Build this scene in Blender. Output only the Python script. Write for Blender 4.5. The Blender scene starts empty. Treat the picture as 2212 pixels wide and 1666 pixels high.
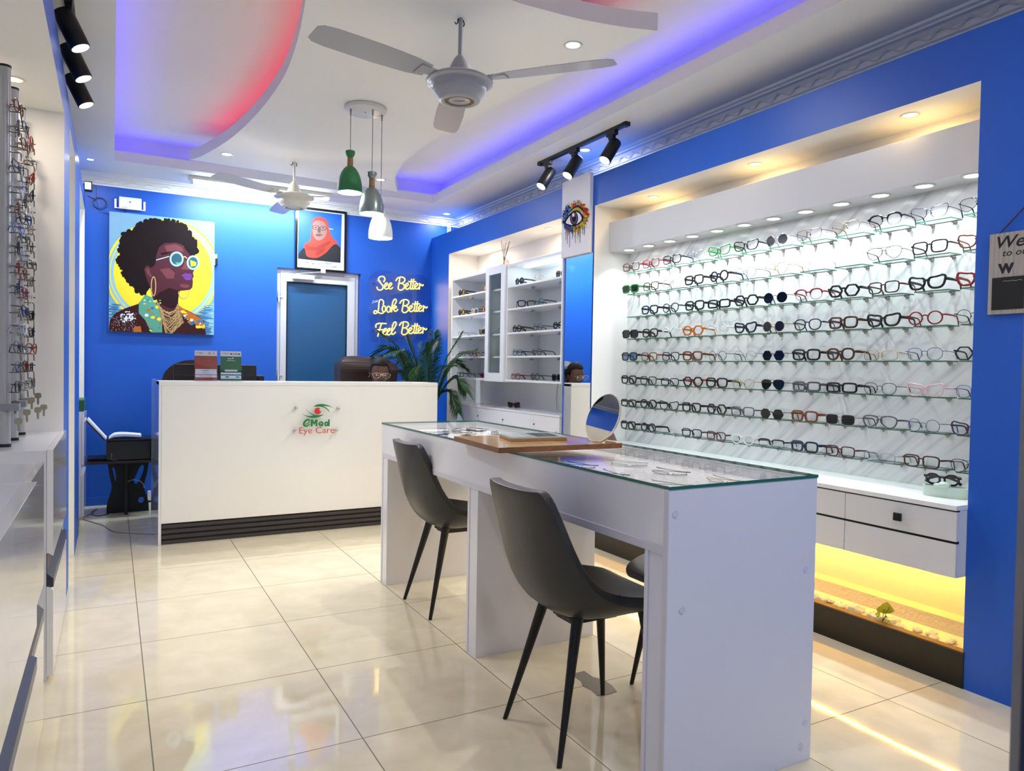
import bpy, bmesh, math, random
from mathutils import Vector, Matrix
from mathutils.geometry import tessellate_polygon

# ------------------------------------------------------------------ camera, world, exposure
S = bpy.context.scene
COL = S.collection
F_PX = 1570.233
YAW, PITCH, ROLL, CAM_H = 0.503227, 0.0231659, 0.0168748, 1.19819
_fw = Vector((math.sin(YAW) * math.cos(PITCH), math.cos(YAW) * math.cos(PITCH), -math.sin(PITCH)))
_r = _fw.cross(Vector((0, 0, 1))).normalized()
_u = _r.cross(_fw)
_r2 = _r * math.cos(ROLL) + _u * math.sin(ROLL)
_u2 = -_r * math.sin(ROLL) + _u * math.cos(ROLL)
cam = bpy.data.cameras.new('camera')
cam.sensor_width = 36.0
cam.lens = F_PX / 2212 * 36.0
cam.clip_start = 0.02
cam.dof.use_dof = True
cam.dof.focus_distance = 3.6
cam.dof.aperture_fstop = 9.0
cam_o = bpy.data.objects.new('camera', cam)
COL.objects.link(cam_o)
M = Matrix((_r2, _u2, -_fw)).transposed().to_4x4()
M.translation = Vector((0, 0, CAM_H))
cam_o.matrix_world = M
S.camera = cam_o
S.view_settings.view_transform = 'Standard'
S.view_settings.look = 'None'
S.view_settings.gamma = 1.0
S.view_settings.use_curve_mapping = False
S.view_settings.exposure = 0.30

world = bpy.data.worlds.new('daylight')
S.world = world
world.use_nodes = True
bg = world.node_tree.nodes['Background']
bg.inputs[0].default_value = (0.62, 0.74, 1.0, 1)
bg.inputs[1].default_value = 0.85
try:
    S.cycles.max_bounces = 8
    S.cycles.diffuse_bounces = 4
    S.cycles.glossy_bounces = 4
    S.cycles.transmission_bounces = 6
    S.cycles.transparent_max_bounces = 24
    S.cycles.sample_clamp_indirect = 6.0
    S.cycles.caustics_reflective = False
    S.cycles.caustics_refractive = False
    S.cycles.use_denoising = True
except Exception:
    pass

COOL = (0.86, 0.94, 1.0)
NEUT = (1.0, 0.965, 0.91)
WARM = (1.0, 0.62, 0.22)


def lamp(kind, loc, power, color=(1, 1, 1), size=0.05, d=(0, 0, -1), spot=2.0, blend=0.6, name='lamp_light', sy=None, spread=None):
    l = bpy.data.lights.new(name, kind)
    l.energy = power
    l.color = color
    if kind == 'AREA':
        l.shape = 'DISK' if sy is None else 'RECTANGLE'
        l.size = size
        if sy is not None:
            l.size_y = sy
        if spread:
            l.spread = spread
    elif kind == 'SPOT':
        l.spot_size = spot
        l.spot_blend = blend
        l.shadow_soft_size = size
    else:
        l.shadow_soft_size = size
    o = bpy.data.objects.new(name, l)
    o.location = loc
    o.rotation_euler = Vector(d).to_track_quat('-Z', 'Y').to_euler()
    COL.objects.link(o)
    return o


# daylight through the shop front behind the camera
win = lamp('AREA', (1.3, -0.74, 1.25), 1.0, (1, 1, 1), 2.8, (0, 1, 0), sy=2.2, name='shopfront_portal')
win.data.cycles.is_portal = True

# room planes, metres
XR, XRT, XL, XLT, YB, YF = 2.862, 3.18, -0.2, -0.5, 6.95, -0.8
ZC, ZUP = 2.74, 2.95


# ------------------------------------------------------------------ materials
def lin(c):
    return c / 12.92 if c <= 0.04045 else ((c + 0.055) / 1.055) ** 2.4


def rgb(h):
    h = h.lstrip('#')
    return tuple(lin(int(h[i:i + 2], 16) / 255) for i in (0, 2, 4)) + (1,)


MATS = {}


def mat(name, col='#ffffff', rough=0.5, metal=0.0, emit=None, es=1.0, coat=0.0, spec=0.5, trans=0.0, alpha=1.0, bump=None, ior=1.45, var=None, sheen=0.0):
    if name in MATS:
        return MATS[name]
    m = bpy.data.materials.new(name)
    m.use_nodes = True
    nt = m.node_tree
    b = nt.nodes['Principled BSDF']
    c = rgb(col) if isinstance(col, str) else tuple(col) + (1,)
    b.inputs['Base Color'].default_value = c
    b.inputs['Roughness'].default_value = rough
    b.inputs['Metallic'].default_value = metal
    b.inputs['Specular IOR Level'].default_value = spec
    b.inputs['IOR'].default_value = ior
    b.inputs['Coat Weight'].default_value = coat
    b.inputs['Coat Roughness'].default_value = 0.08
    b.inputs['Transmission Weight'].default_value = trans
    b.inputs['Alpha'].default_value = alpha
    if sheen:
        b.inputs['Sheen Weight'].default_value = sheen
    if emit is not None:
        b.inputs['Emission Color'].default_value = rgb(emit) if isinstance(emit, str) else tuple(emit) + (1,)
        b.inputs['Emission Strength'].default_value = es
    N, L = nt.nodes, nt.links
    if var or bump:
        tc = N.new('ShaderNodeTexCoord')
    if var:  # (scale, amount): colour mottling that belongs to the surface
        no = N.new('ShaderNodeTexNoise')
        no.inputs['Scale'].default_value = var[0]
        no.inputs['Detail'].default_value = 5
        L.new(tc.outputs['Object'], no.inputs['Vector'])
        rp = N.new('ShaderNodeMapRange')
        rp.inputs['From Min'].default_value = 0.3
        rp.inputs['From Max'].default_value = 0.7
        rp.inputs['To Min'].default_value = 1 - var[1]
        rp.inputs['To Max'].default_value = 1 + var[1] * 0.5
        L.new(no.outputs['Fac'], rp.inputs['Value'])
        hs = N.new('ShaderNodeHueSaturation')
        hs.inputs['Color'].default_value = c
        L.new(rp.outputs['Result'], hs.inputs['Value'])
        L.new(hs.outputs['Color'], b.inputs['Base Color'])
    if bump:  # (scale, strength)
        nb = N.new('ShaderNodeTexNoise')
        nb.inputs['Scale'].default_value = bump[0]
        nb.inputs['Detail'].default_value = 4
        L.new(tc.outputs['Object'], nb.inputs['Vector'])
        bp = N.new('ShaderNodeBump')
        bp.inputs['Strength'].default_value = bump[1]
        bp.inputs['Distance'].default_value = 0.01
        L.new(nb.outputs['Fac'], bp.inputs['Height'])
        L.new(bp.outputs['Normal'], b.inputs['Normal'])
    MATS[name] = m
    return m


def clear_mat(name, tint='#ffffff', dens=0.0, rough=0.02, refl=1.0):
    """thin clear sheet: fresnel mix of mirror reflection and tinted see-through; dens adds an opaque share"""
    if name in MATS:
        return MATS[name]
    m = bpy.data.materials.new(name)
    m.use_nodes = True
    nt = m.node_tree
    N, L = nt.nodes, nt.links
    N.clear()
    out = N.new('ShaderNodeOutputMaterial')
    tr = N.new('ShaderNodeBsdfTransparent')
    tr.inputs[0].default_value = rgb(tint)
    gl = N.new('ShaderNodeBsdfGlossy')
    gl.inputs['Roughness'].default_value = rough
    lw = N.new('ShaderNodeLayerWeight')
    lw.inputs['Blend'].default_value = 0.5
    pw = N.new('ShaderNodeMath')
    pw.operation = 'POWER'
    pw.inputs[1].default_value = 5.0
    L.new(lw.outputs['Facing'], pw.inputs[0])
    ml = N.new('ShaderNodeMath')
    ml.operation = 'MULTIPLY_ADD'
    ml.inputs[1].default_value = 0.95 * refl
    ml.inputs[2].default_value = 0.045 * refl
    L.new(pw.outputs[0], ml.inputs[0])
    base = tr
    if dens > 0:
        df = N.new('ShaderNodeBsdfDiffuse')
        df.inputs[0].default_value = rgb(tint)
        mx0 = N.new('ShaderNodeMixShader')
        mx0.inputs[0].default_value = dens
        L.new(tr.outputs[0], mx0.inputs[1])
        L.new(df.outputs[0], mx0.inputs[2])
        base = mx0
    mx = N.new('ShaderNodeMixShader')
    L.new(ml.outputs[0], mx.inputs[0])
    L.new(base.outputs[0], mx.inputs[1])
    L.new(gl.outputs[0], mx.inputs[2])
    L.new(mx.outputs[0], out.inputs[0])
    MATS[name] = m
    return m


def tile_mat():
    m = bpy.data.materials.new('cream_tile')
    m.use_nodes = True
    nt = m.node_tree
    N, L = nt.nodes, nt.links
    b = N['Principled BSDF']
    tc = N.new('ShaderNodeTexCoord')
    sp = N.new('ShaderNodeSeparateXYZ')
    L.new(tc.outputs['Object'], sp.inputs[0])

    def op(o, a, bb=None):
        n = N.new('ShaderNodeMath')
        n.operation = o
        for i, v in enumerate((a, bb)):
            if v is None:
                continue
            if isinstance(v, (int, float)):
                n.inputs[i].default_value = v
            else:
                L.new(v, n.inputs[i])
        return n.outputs[0]

    def edge(s, off):
        fr = op('FRACT', op('DIVIDE', op('SUBTRACT', s, off), 0.6))
        return op('MULTIPLY', op('MINIMUM', fr, op('SUBTRACT', 1.0, fr)), 0.6)

    def cell(s, off):
        return op('FLOOR', op('DIVIDE', op('SUBTRACT', s, off), 0.6))

    OX, OY = 0.1119 - 6.0, 2.2496 - 6.0
    d = op('MINIMUM', edge(sp.outputs[0], OX), edge(sp.outputs[1], OY))
    gr = op('LESS_THAN', d, 0.0019)
    cv = N.new('ShaderNodeCombineXYZ')
    L.new(cell(sp.outputs[0], OX), cv.inputs[0])
    L.new(cell(sp.outputs[1], OY), cv.inputs[1])
    wn = N.new('ShaderNodeTexWhiteNoise')
    L.new(cv.outputs[0], wn.inputs['Vector'])
    ad = N.new('ShaderNodeVectorMath')
    ad.operation = 'MULTIPLY_ADD'
    ad.inputs[1].default_value = (9, 9, 9)
    L.new(wn.outputs['Color'], ad.inputs[0])
    L.new(tc.outputs['Object'], ad.inputs[2])
    n1 = N.new('ShaderNodeTexNoise')
    n1.inputs['Scale'].default_value = 7.0
    n1.inputs['Detail'].default_value = 8
    n1.inputs['Distortion'].default_value = 0.5
    L.new(ad.outputs[0], n1.inputs['Vector'])
    rp = N.new('ShaderNodeValToRGB')
    rp.color_ramp.elements[0].position = 0.3
    rp.color_ramp.elements[0].color = rgb('#dacfb2')
    rp.color_ramp.elements[1].position = 0.72
    rp.color_ramp.elements[1].color = rgb('#e8ddc2')
    L.new(n1.outputs['Fac'], rp.inputs[0])
    mx = N.new('ShaderNodeMix')
    mx.data_type = 'RGBA'
    L.new(gr, mx.inputs[0])
    L.new(rp.outputs[0], mx.inputs[6])
    mx.inputs[7].default_value = rgb('#6d6252')
    L.new(mx.outputs[2], b.inputs['Base Color'])
    rr = op('ADD', op('MULTIPLY', gr, 0.5), op('MULTIPLY', n1.outputs['Fac'], 0.10))
    L.new(rr, b.inputs['Roughness'])
    b.inputs['Specular IOR Level'].default_value = 0.5
    bp = N.new('ShaderNodeBump')
    bp.inputs['Strength'].default_value = 0.6
    bp.inputs['Distance'].default_value = 0.002
    bp.invert = True
    L.new(gr, bp.inputs['Height'])
    L.new(bp.outputs['Normal'], b.inputs['Normal'])
    return m


def marble_mat():
    m = bpy.data.materials.new('streaked_marble')
    m.use_nodes = True
    nt = m.node_tree
    N, L = nt.nodes, nt.links
    b = N['Principled BSDF']
    tc = N.new('ShaderNodeTexCoord')
    rt = N.new('ShaderNodeVectorRotate')
    rt.rotation_type = 'X_AXIS'
    rt.inputs['Angle'].default_value = math.radians(42)
    L.new(tc.outputs['Object'], rt.inputs['Vector'])
    mp = N.new('ShaderNodeMapping')
    mp.inputs['Scale'].default_value = (1, 1.0, 22)
    L.new(rt.outputs[0], mp.inputs[0])
    n = N.new('ShaderNodeTexNoise')
    n.inputs['Scale'].default_value = 1.3
    n.inputs['Detail'].default_value = 6
    n.inputs['Distortion'].default_value = 0.25
    L.new(mp.outputs[0], n.inputs['Vector'])
    r = N.new('ShaderNodeValToRGB')
    e = r.color_ramp.elements
    e[0].position, e[0].color = 0.27, rgb('#b2b4b7')
    e[1].position, e[1].color = 0.62, rgb('#dedfe0')
    x = e.new(0.44)
    x.color = rgb('#d3d4d6')
    L.new(n.outputs['Fac'], r.inputs[0])
    L.new(r.outputs[0], b.inputs['Base Color'])
    b.inputs['Roughness'].default_value = 0.22
    return m


def wood_mat(name, c0, c1, scale=(1, 14, 14), rough=0.22):
    m = bpy.data.materials.new(name)
    m.use_nodes = True
    N, L = m.node_tree.nodes, m.node_tree.links
    b = N['Principled BSDF']
    tc = N.new('ShaderNodeTexCoord')
    mp = N.new('ShaderNodeMapping')
    mp.inputs['Scale'].default_value = scale
    L.new(tc.outputs['Object'], mp.inputs[0])
    n = N.new('ShaderNodeTexNoise')
    n.inputs['Scale'].default_value = 3
    n.inputs['Detail'].default_value = 6
    n.inputs['Distortion'].default_value = 0.6
    L.new(mp.outputs[0], n.inputs['Vector'])
    r = N.new('ShaderNodeValToRGB')
    r.color_ramp.elements[0].position, r.color_ramp.elements[0].color = 0.3, rgb(c0)
    r.color_ramp.elements[1].position, r.color_ramp.elements[1].color = 0.7, rgb(c1)
    L.new(n.outputs['Fac'], r.inputs[0])
    L.new(r.outputs[0], b.inputs['Base Color'])
    b.inputs['Roughness'].default_value = rough
    MATS[name] = m
    return m


BLUE = mat('blue_paint', '#1a59c0', 0.42, bump=(220, 0.08), var=(2.5, 0.05))
WPAINT = mat('white_paint', '#e9e8e4', 0.6, bump=(160, 0.05))
NICHE = mat('niche_paint', '#ecebe8', 0.5)
CEIL = mat('ceiling_paint', '#f1efe8', 0.7)
GLAM = mat('white_laminate', '#e6e7ec', 0.16)
GLAM2 = mat('reception_laminate', '#ecebe6', 0.22)
GLOSS = mat('gloss_white_door', '#e4e5e8', 0.07, coat=0.5)
BLACKP = mat('black_panel', '#141310', 0.3)
CHAR = mat('charcoal_panel', '#3a3738', 0.4)
BLKM = mat('black_metal', '#101012', 0.4)
BLKG = mat('black_gloss_plastic', '#0b0b0d', 0.2)
WMET = mat('white_enamel', '#d9d8d2', 0.3)
WPLA = mat('white_plastic', '#e9e9ec', 0.35)
CHROME = mat('chrome', '#c8c8ca', 0.18, 1.0)
STEEL = mat('brushed_steel', '#9d9da0', 0.3, 1.0)
GOLDM = mat('gold_metal', '#cdb686', 0.25, 1.0)
TILE = tile_mat()
MARBLE = marble_mat()
MIRROR = mat('mirror_silver', '#f0f2f2', 0.01, 1.0)
GLASS = clear_mat('clear_glass', '#fbfefc')
GEDGE = mat('green_glass_edge', '#2f6b58', 0.15)
SHELFG = clear_mat('shelf_glass', '#fafefc', refl=0.6)
ALU = mat('white_aluminium', '#c9cad2', 0.35)
LEATH = mat('charcoal_leather', '#2b2c2e', 0.36, bump=(90, 0.06), var=(9, 0.18))
EM_COOL = mat('lamp_face_cool', '#ffffff', emit=(0.95, 1.0, 1.0), es=14)
EM_WARM = mat('lamp_face_warm', '#ffffff', emit=(1.0, 0.72, 0.32), es=5)
EM_SOFT = mat('lamp_face_soft', '#ffffff', emit=(1.0, 0.93, 0.8), es=9)


# ------------------------------------------------------------------ mesh builder
class MB:
    def __init__(s):
        s.v, s.f, s.m, s.sm = [], [], [], []

    def add(s, vs, fs, mi=0, smooth=False):
        o = len(s.v)
        s.v += [tuple(v) for v in vs]
        for f in fs:
            s.f.append(tuple(i + o for i in f))
            s.m.append(mi)
            s.sm.append(smooth)
        return s

    def box(s, x0, x1, y0, y1, z0, z1, mi=0, faces=None):
        """faces: dict of side -> material index; sides '-x','+x','-y','+y','-z','+z'"""
        vs = [(x0, y0, z0), (x1, y0, z0), (x1, y1, z0), (x0, y1, z0), (x0, y0, z1), (x1, y0, z1), (x1, y1, z1), (x0, y1, z1)]
        fs = {'-z': (3, 2, 1, 0), '+z': (4, 5, 6, 7), '-y': (0, 1, 5, 4), '+x': (1, 2, 6, 5), '+y': (2, 3, 7, 6), '-x': (3, 0, 4, 7)}
        o = len(s.v)
        s.v += vs
        for k, f in fs.items():
            s.f.append(tuple(i + o for i in f))
            s.m.append((faces or {}).get(k, mi))
            s.sm.append(False)
        return s

    def obox(s, c, sx, sy, sz, rz=0, mi=0, rot=None):
        R = rot or Matrix.Rotation(rz, 3, 'Z')
        vs = []
        for z in (-1, 1):
            for x, y in ((-1, -1), (1, -1), (1, 1), (-1, 1)):
                vs.append(Vector(c) + R @ Vector((x * sx / 2, y * sy / 2, z * sz / 2)))
        s.add(vs, [(3, 2, 1, 0), (4, 5, 6, 7), (0, 1, 5, 4), (1, 2, 6, 5), (2, 3, 7, 6), (3, 0, 4, 7)], mi)
        return s

    def cyl(s, p0, p1, r0, r1=None, n=16, mi=0, cap=True, smooth=True, sq=1.0):
        p0, p1 = Vector(p0), Vector(p1)
        r1 = r0 if r1 is None else r1
        d = (p1 - p0).normalized()
        a = d.orthogonal().normalized() if abs(d.z) < 0.999 else Vector((1, 0, 0))
        if abs(d.z) > 0.7:
            a = (Vector((1, 0, 0)) - d * d.x).normalized()
        b = d.cross(a)
        vs = []
        for p, r in ((p0, r0), (p1, r1)):
            for i in range(n):
                t = 2 * math.pi * i / n
                vs.append(p + (a * math.cos(t) + b * math.sin(t) * sq) * r)
        s.add(vs, [(i, (i + 1) % n, n + (i + 1) % n, n + i) for i in range(n)], mi, smooth)
        if cap:
            s.add(vs[:n], [tuple(range(n))[::-1]], mi)
            s.add(vs[n:], [tuple(range(n))], mi)
        return s

    def tube(s, pts, r, n=6, closed=False, mi=0, smooth=True, flat=None):
        """r: number or list; flat=(rn, rb) gives an elliptical/flat section"""
        P = [Vector(p) for p in pts]
        k = len(P)
        T = []
        for i in range(k):
            a = P[(i - 1) % k] if closed or i else P[i]
            b = P[(i + 1) % k] if closed or i < k - 1 else P[i]
            t = (b - a)
            T.append(t.normalized() if t.length > 1e-9 else Vector((0, 0, 1)))
        nn = T[0].orthogonal().normalized()
        if flat:
            up = Vector(flat[2]) if len(flat) > 2 else Vector((0, 0, 1))
        rings = []
        for i in range(k):
            if flat:
                nrm = (up - T[i] * up.dot(T[i]))
                nrm = nrm.normalized() if nrm.length > 1e-6 else T[i].orthogonal().normalized()
            else:
                nn = (nn - T[i] * nn.dot(T[i]))
                nn = nn.normalized() if nn.length > 1e-6 else T[i].orthogonal().normalized()
                nrm = nn
            bn = T[i].cross(nrm)
            ri = r[i] if isinstance(r, (list, tuple)) else r
            ra, rb = (flat[0] * ri, flat[1] * ri) if flat else (ri, ri)
            ph = math.pi / n if n == 4 else 0
            rings.append([P[i] + nrm * math.cos(2 * math.pi * j / n + ph) * ra + bn * math.sin(2 * math.pi * j / n + ph) * rb for j in range(n)])
        vs = [v for rg in rings for v in rg]
        fs = []
        for i in range(k if closed else k - 1):
            a, b = i * n, ((i + 1) % k) * n
            for j in range(n):
                fs.append((a + j, a + (j + 1) % n, b + (j + 1) % n, b + j))
        s.add(vs, fs, mi, smooth)
        if not closed:
            s.add(rings[0], [tuple(range(n))[::-1]], mi)
            s.add(rings[-1], [tuple(range(n))], mi)
        return s

    def lathe(s, prof, c=(0, 0, 0), n=32, mi=0, axis=None, smooth=True):
        """prof: (r, z) list around +Z through c; axis turns +Z to another direction"""
        R = Vector(axis).to_track_quat('Z', 'Y').to_matrix() if axis is not None else Matrix.Identity(3)
        vs, fs = [], []
        for r, z in prof:
            for i in range(n):
                t = 2 * math.pi * i / n
                vs.append(Vector(c) + R @ Vector((r * math.cos(t), r * math.sin(t), z)))
        for k in range(len(prof) - 1):
            for i in range(n):
                fs.append((k * n + i, k * n + (i + 1) % n, (k + 1) * n + (i + 1) % n, (k + 1) * n + i))
        s.add(vs, fs, mi, smooth)
        return s

    def poly(s, pts, fn=None, mi=0):
        """flat polygon of (a, b) points, fn maps (a, b) to a 3-D point; concave allowed"""
        vs = [Vector(fn(*p)) if fn else Vector(p) for p in pts]
        tris = tessellate_polygon([[Vector((p[0], p[1], 0)) for p in pts]]) if fn else tessellate_polygon([vs])
        s.add(vs, [tuple(t) for t in tris], mi)
        return s

    def prism(s, pts, fn0, fn1, mi=0, side=None, smooth_side=False):
        """solid between the polygon mapped by fn0 and by fn1"""
        a = [Vector(fn0(*p)) for p in pts]
        b = [Vector(fn1(*p)) for p in pts]
        tris = tessellate_polygon([[Vector((p[0], p[1], 0)) for p in pts]])
        n = len(pts)
        s.add(a, [tuple(t)[::-1] for t in tris], mi)
        s.add(b, [tuple(t) for t in tris], mi)
        s.add(a + b, [(i, (i + 1) % n, n + (i + 1) % n, n + i) for i in range(n)], mi if side is None else side, smooth_side)
        return s

    def prism_holes(s, outer, holes, fn0, fn1, mi=0):
        loops = [outer] + holes
        flat = [p_ for l_ in loops for p_ in l_]
        tris = tessellate_polygon([[Vector((p_[0], p_[1], 0)) for p_ in l_] for l_ in loops])
        s.add([fn0(*p_) for p_ in flat], [tuple(t_)[::-1] for t_ in tris], mi)
        s.add([fn1(*p_) for p_ in flat], [tuple(t_) for t_ in tris], mi)
        for l_ in loops:
            n_ = len(l_)
            s.add([fn0(*p_) for p_ in l_] + [fn1(*p_) for p_ in l_], [(i, (i + 1) % n_, n_ + (i + 1) % n_, n_ + i) for i in range(n_)], mi)
        return s

    def sphere(s, c, r, n=12, k=8, mi=0, sc=(1, 1, 1)):
        vs, fs = [], []
        for i in range(k + 1):
            th = math.pi * i / k
            for j in range(n):
                ph = 2 * math.pi * j / n
                vs.append((c[0] + r * sc[0] * math.sin(th) * math.cos(ph), c[1] + r * sc[1] * math.sin(th) * math.sin(ph), c[2] + r * sc[2] * math.cos(th)))
        for i in range(k):
            for j in range(n):
                fs.append((i * n + j, (i + 1) * n + j, (i + 1) * n + (j + 1) % n, i * n + (j + 1) % n))
        return s.add(vs, fs, mi, True)

    def text(s, txt, fn, x0, x1, y0, y1, mi=0, bold=0.0, shear=0.0, keep=False):
        """lettering fitted into the box x0..x1, y0..y1 of fn's plane"""
        vs, fs = text_shape(txt, bold, shear)
        if not vs:
            return s
        ax0, ax1 = min(v[0] for v in vs), max(v[0] for v in vs)
        ay0, ay1 = min(v[1] for v in vs), max(v[1] for v in vs)
        k = (x1 - x0) / max(ax1 - ax0, 1e-6)
        ky = k * (1 if (y1 - y0) * k > 0 else -1) if keep else (y1 - y0) / max(ay1 - ay0, 1e-6)
        s.add([fn(x0 + (v[0] - ax0) * k, y0 + (v[1] - ay0) * ky) for v in vs], fs, mi)
        return s

    def mesh(s, name, mats):
        me = bpy.data.meshes.new(name)
        me.from_pydata(s.v, [], s.f)
        for m in (mats if isinstance(mats, (list, tuple)) else [mats]):
            me.materials.append(m)
        me.polygons.foreach_set('material_index', s.m)
        me.polygons.foreach_set('use_smooth', s.sm)
        bm = bmesh.new()
        bm.from_mesh(me)
        bmesh.ops.recalc_face_normals(bm, faces=bm.faces)
        bm.to_mesh(me)
        bm.free()
        me.update()
        return me

    def build(s, name, mats, parent=None, bevel=0, seg=2):
        if parent is not None and parent.location.length > 0 and not parent.get('_local'):
            pass
        o = bpy.data.objects.new(name, s.mesh(name, mats))
        COL.objects.link(o)
        if parent is not None:
            o.parent = parent
        if bevel:
            md = o.modifiers.new('bevel', 'BEVEL')
            md.width = bevel
            md.segments = seg
            md.limit_method = 'ANGLE'
        return o


_TXT = {}


def text_shape(txt, bold=0.0, shear=0.0):
    k = (txt, bold, shear)
    if k not in _TXT:
        cu = bpy.data.curves.new('t', 'FONT')
        cu.body = txt
        cu.size = 1
        cu.offset = bold
        cu.shear = shear
        cu.resolution_u = 4
        ob = bpy.data.objects.new('t', cu)
        me = bpy.data.meshes.new_from_object(ob)
        _TXT[k] = ([tuple(v.co) for v in me.vertices], [tuple(p.vertices) for p in me.polygons])
        bpy.data.objects.remove(ob)
        bpy.data.curves.remove(cu)
        bpy.data.meshes.remove(me)
    return _TXT[k]


def spline(pts, sub=6, closed=False):
    """Catmull-Rom through 2-D or 3-D points"""
    P = [Vector(p) for p in pts]
    n = len(P)
    out = []
    for i in range(n if closed else n - 1):
        p0 = P[(i - 1) % n] if closed or i else P[0]
        p1, p2 = P[i % n], P[(i + 1) % n]
        p3 = P[(i + 2) % n] if closed or i + 2 < n else P[-1]
        for k in range(sub):
            t = k / sub
            out.append(0.5 * ((2 * p1) + (-p0 + p2) * t + (2 * p0 - 5 * p1 + 4 * p2 - p3) * t * t + (-p0 + 3 * p1 - 3 * p2 + p3) * t ** 3))
    if not closed:
        out.append(P[-1])
    return [tuple(v) for v in out]


def circle(cx, cy, rx, ry=None, n=28, a0=0.0, a1=2 * math.pi):
    ry = rx if ry is None else ry
    full = abs(a1 - a0 - 2 * math.pi) < 1e-6
    k = n if full else n + 1
    return [(cx + rx * math.cos(a0 + (a1 - a0) * i / n), cy + ry * math.sin(a0 + (a1 - a0) * i / n)) for i in range(k)]


# ------------------------------------------------------------------ scene organisation
def tag(o, label, cat, group=None, kind=None):
    o['label'] = label
    o['category'] = cat
    if group:
        o['group'] = group
    if kind:
        o['kind'] = kind
    return o


def thing(name, label, cat, loc=(0, 0, 0), rz=0.0, group=None):
    o = bpy.data.objects.new(name, None)
    o.empty_display_size = 0.05
    o.location = loc
    o.rotation_euler = (0, 0, rz)
    COL.objects.link(o)
    return tag(o, label, cat, group)


def struct(mb, name, mats, bevel=0):
    o = mb.build(name, mats, None, bevel)
    o['kind'] = 'structure'
    return o


def copy_tree(o, parent=None):
    c = o.copy()
    COL.objects.link(c)
    if parent is not None:
        c.parent = parent
    for ch in list(o.children):
        copy_tree(ch, c)
    return c


ORD = ['zeroth', 'first', 'second', 'third', 'fourth', 'fifth', 'sixth', 'seventh', 'eighth', 'ninth', 'tenth', 'eleventh', 'twelfth', 'thirteenth', 'fourteenth', 'fifteenth', 'sixteenth']

# ------------------------------------------------------------------ floor, walls, ceiling
fl = MB()
fl.box(XLT - 0.1, XRT + 0.1, YF - 0.1, YB + 0.3, -0.05, 0)
struct(fl, 'floor', TILE)

# back wall with the door opening (x 1.33..2.12, z 0..2.095)
w = MB()
DX0, DX1, DZ = 1.333, 2.122, 2.097
w.box(XLT - 0.1, DX0, YB, YB + 0.2, 0, ZUP + 0.05)
w.box(DX1, XRT + 0.1, YB, YB + 0.2, 0, ZUP + 0.05)
w.box(DX0, DX1, YB, YB + 0.2, DZ, ZUP + 0.05)
struct(w, 'wall_back', BLUE)

# right wall: true wall behind, build-out with two niches in front (0 blue, 1 white)
w = MB()
w.box(XRT, XRT + 0.1, YF, YB, 0, ZUP + 0.05, 0)
ZT = 2.517
f_solid = {'+z': 0}
N1a, N1b, N2a, N2b = 1.578, 4.075, 4.44, 6.51
w.box(XR, XRT, YF, N1a, 0, ZT, 0, {'+y': 1})
w.box(XR, XRT, N1a, N1b, 2.312, ZT, 0, {'-z': 1})
w.box(XR, XRT, N1b, N2a, 0, ZT, 0, {'-y': 1, '+y': 1})
w.box(XR, XRT, N2a, N2b, 2.30, ZT, 0, {'-z': 1})
w.box(XR, XRT, N2b, YB, 0, ZT, 0, {'-y': 1})
w.box(XRT - 0.012, XRT, N1a, N1b, 0, 2.312, 1)
w.box(XRT - 0.012, XRT, N2a, N2b, 0, 2.30, 1)
struct(w, 'wall_right', [BLUE, NICHE])
w = MB()
w.box(3.155, 3.168, N1a, N1b, 0.70, 2.01)
struct(w, 'trim_1', MARBLE)
w = MB()
w.box(XR - 0.004, XR + 0.02, N1a - 0.004, N1b, 0, 0.138, 0)
w.box(XR - 0.008, XR + 0.03, N1a - 0.004, N1b, 0.138, 0.143, 1)
w.box(XR + 0.02, XRT - 0.012, N1a, N1b, 0, 0.118, 2)
struct(w, 'baseboard_right', [BLACKP, mat('brown_edge', '#6b4a24', 0.4), mat('niche_gravel_bed', '#efe9d8', 0.7)])
w = MB()
w.box(XR + 0.22, XRT - 0.012, N1a, N1b, 0.118, 0.18, 0)
struct(w, 'trim_2', mat('niche_plaster_step', '#efe9d8', 0.7, bump=(60, 0.4)))

# left wall: build-out with display niche, doorway and cabinet recess (0 blue, 1 white)
w = MB()
w.box(XLT - 0.1, XLT, YF, YB, 0, ZUP + 0.05, 0)
LT = 2.545
w.box(XLT, XL, YF, 0.7, 0, LT, 0, {'+y': 1})
w.box(XLT, XL, 0.7, 4.03, 2.36, LT, 0, {'-z': 1})
w.box(XLT, XL, 4.03, 4.50, 0, LT, 0, {'-y': 1, '+y': 1})
w.box(XLT, XL, 4.50, 5.17, 2.43, LT, 0, {'-z': 1})
w.box(XLT, XL, 5.17, 5.86, 0, LT, 0, {'-y': 1, '+y': 1})
w.box(XLT, XL, 5.86, 6.90, 2.44, LT, 0, {'-z': 1})
w.box(XLT, XL, 6.90, YB, 0, LT, 0, {'-y': 1})
for a, b, h in ((0.7, 4.03, 2.36), (4.50, 5.17, 2.43), (5.86, 6.90, 2.44)):
    w.box(XLT, XLT + 0.01, a, b, 0, h, 1)
struct(w, 'wall_left', [BLUE, NICHE])
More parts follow.
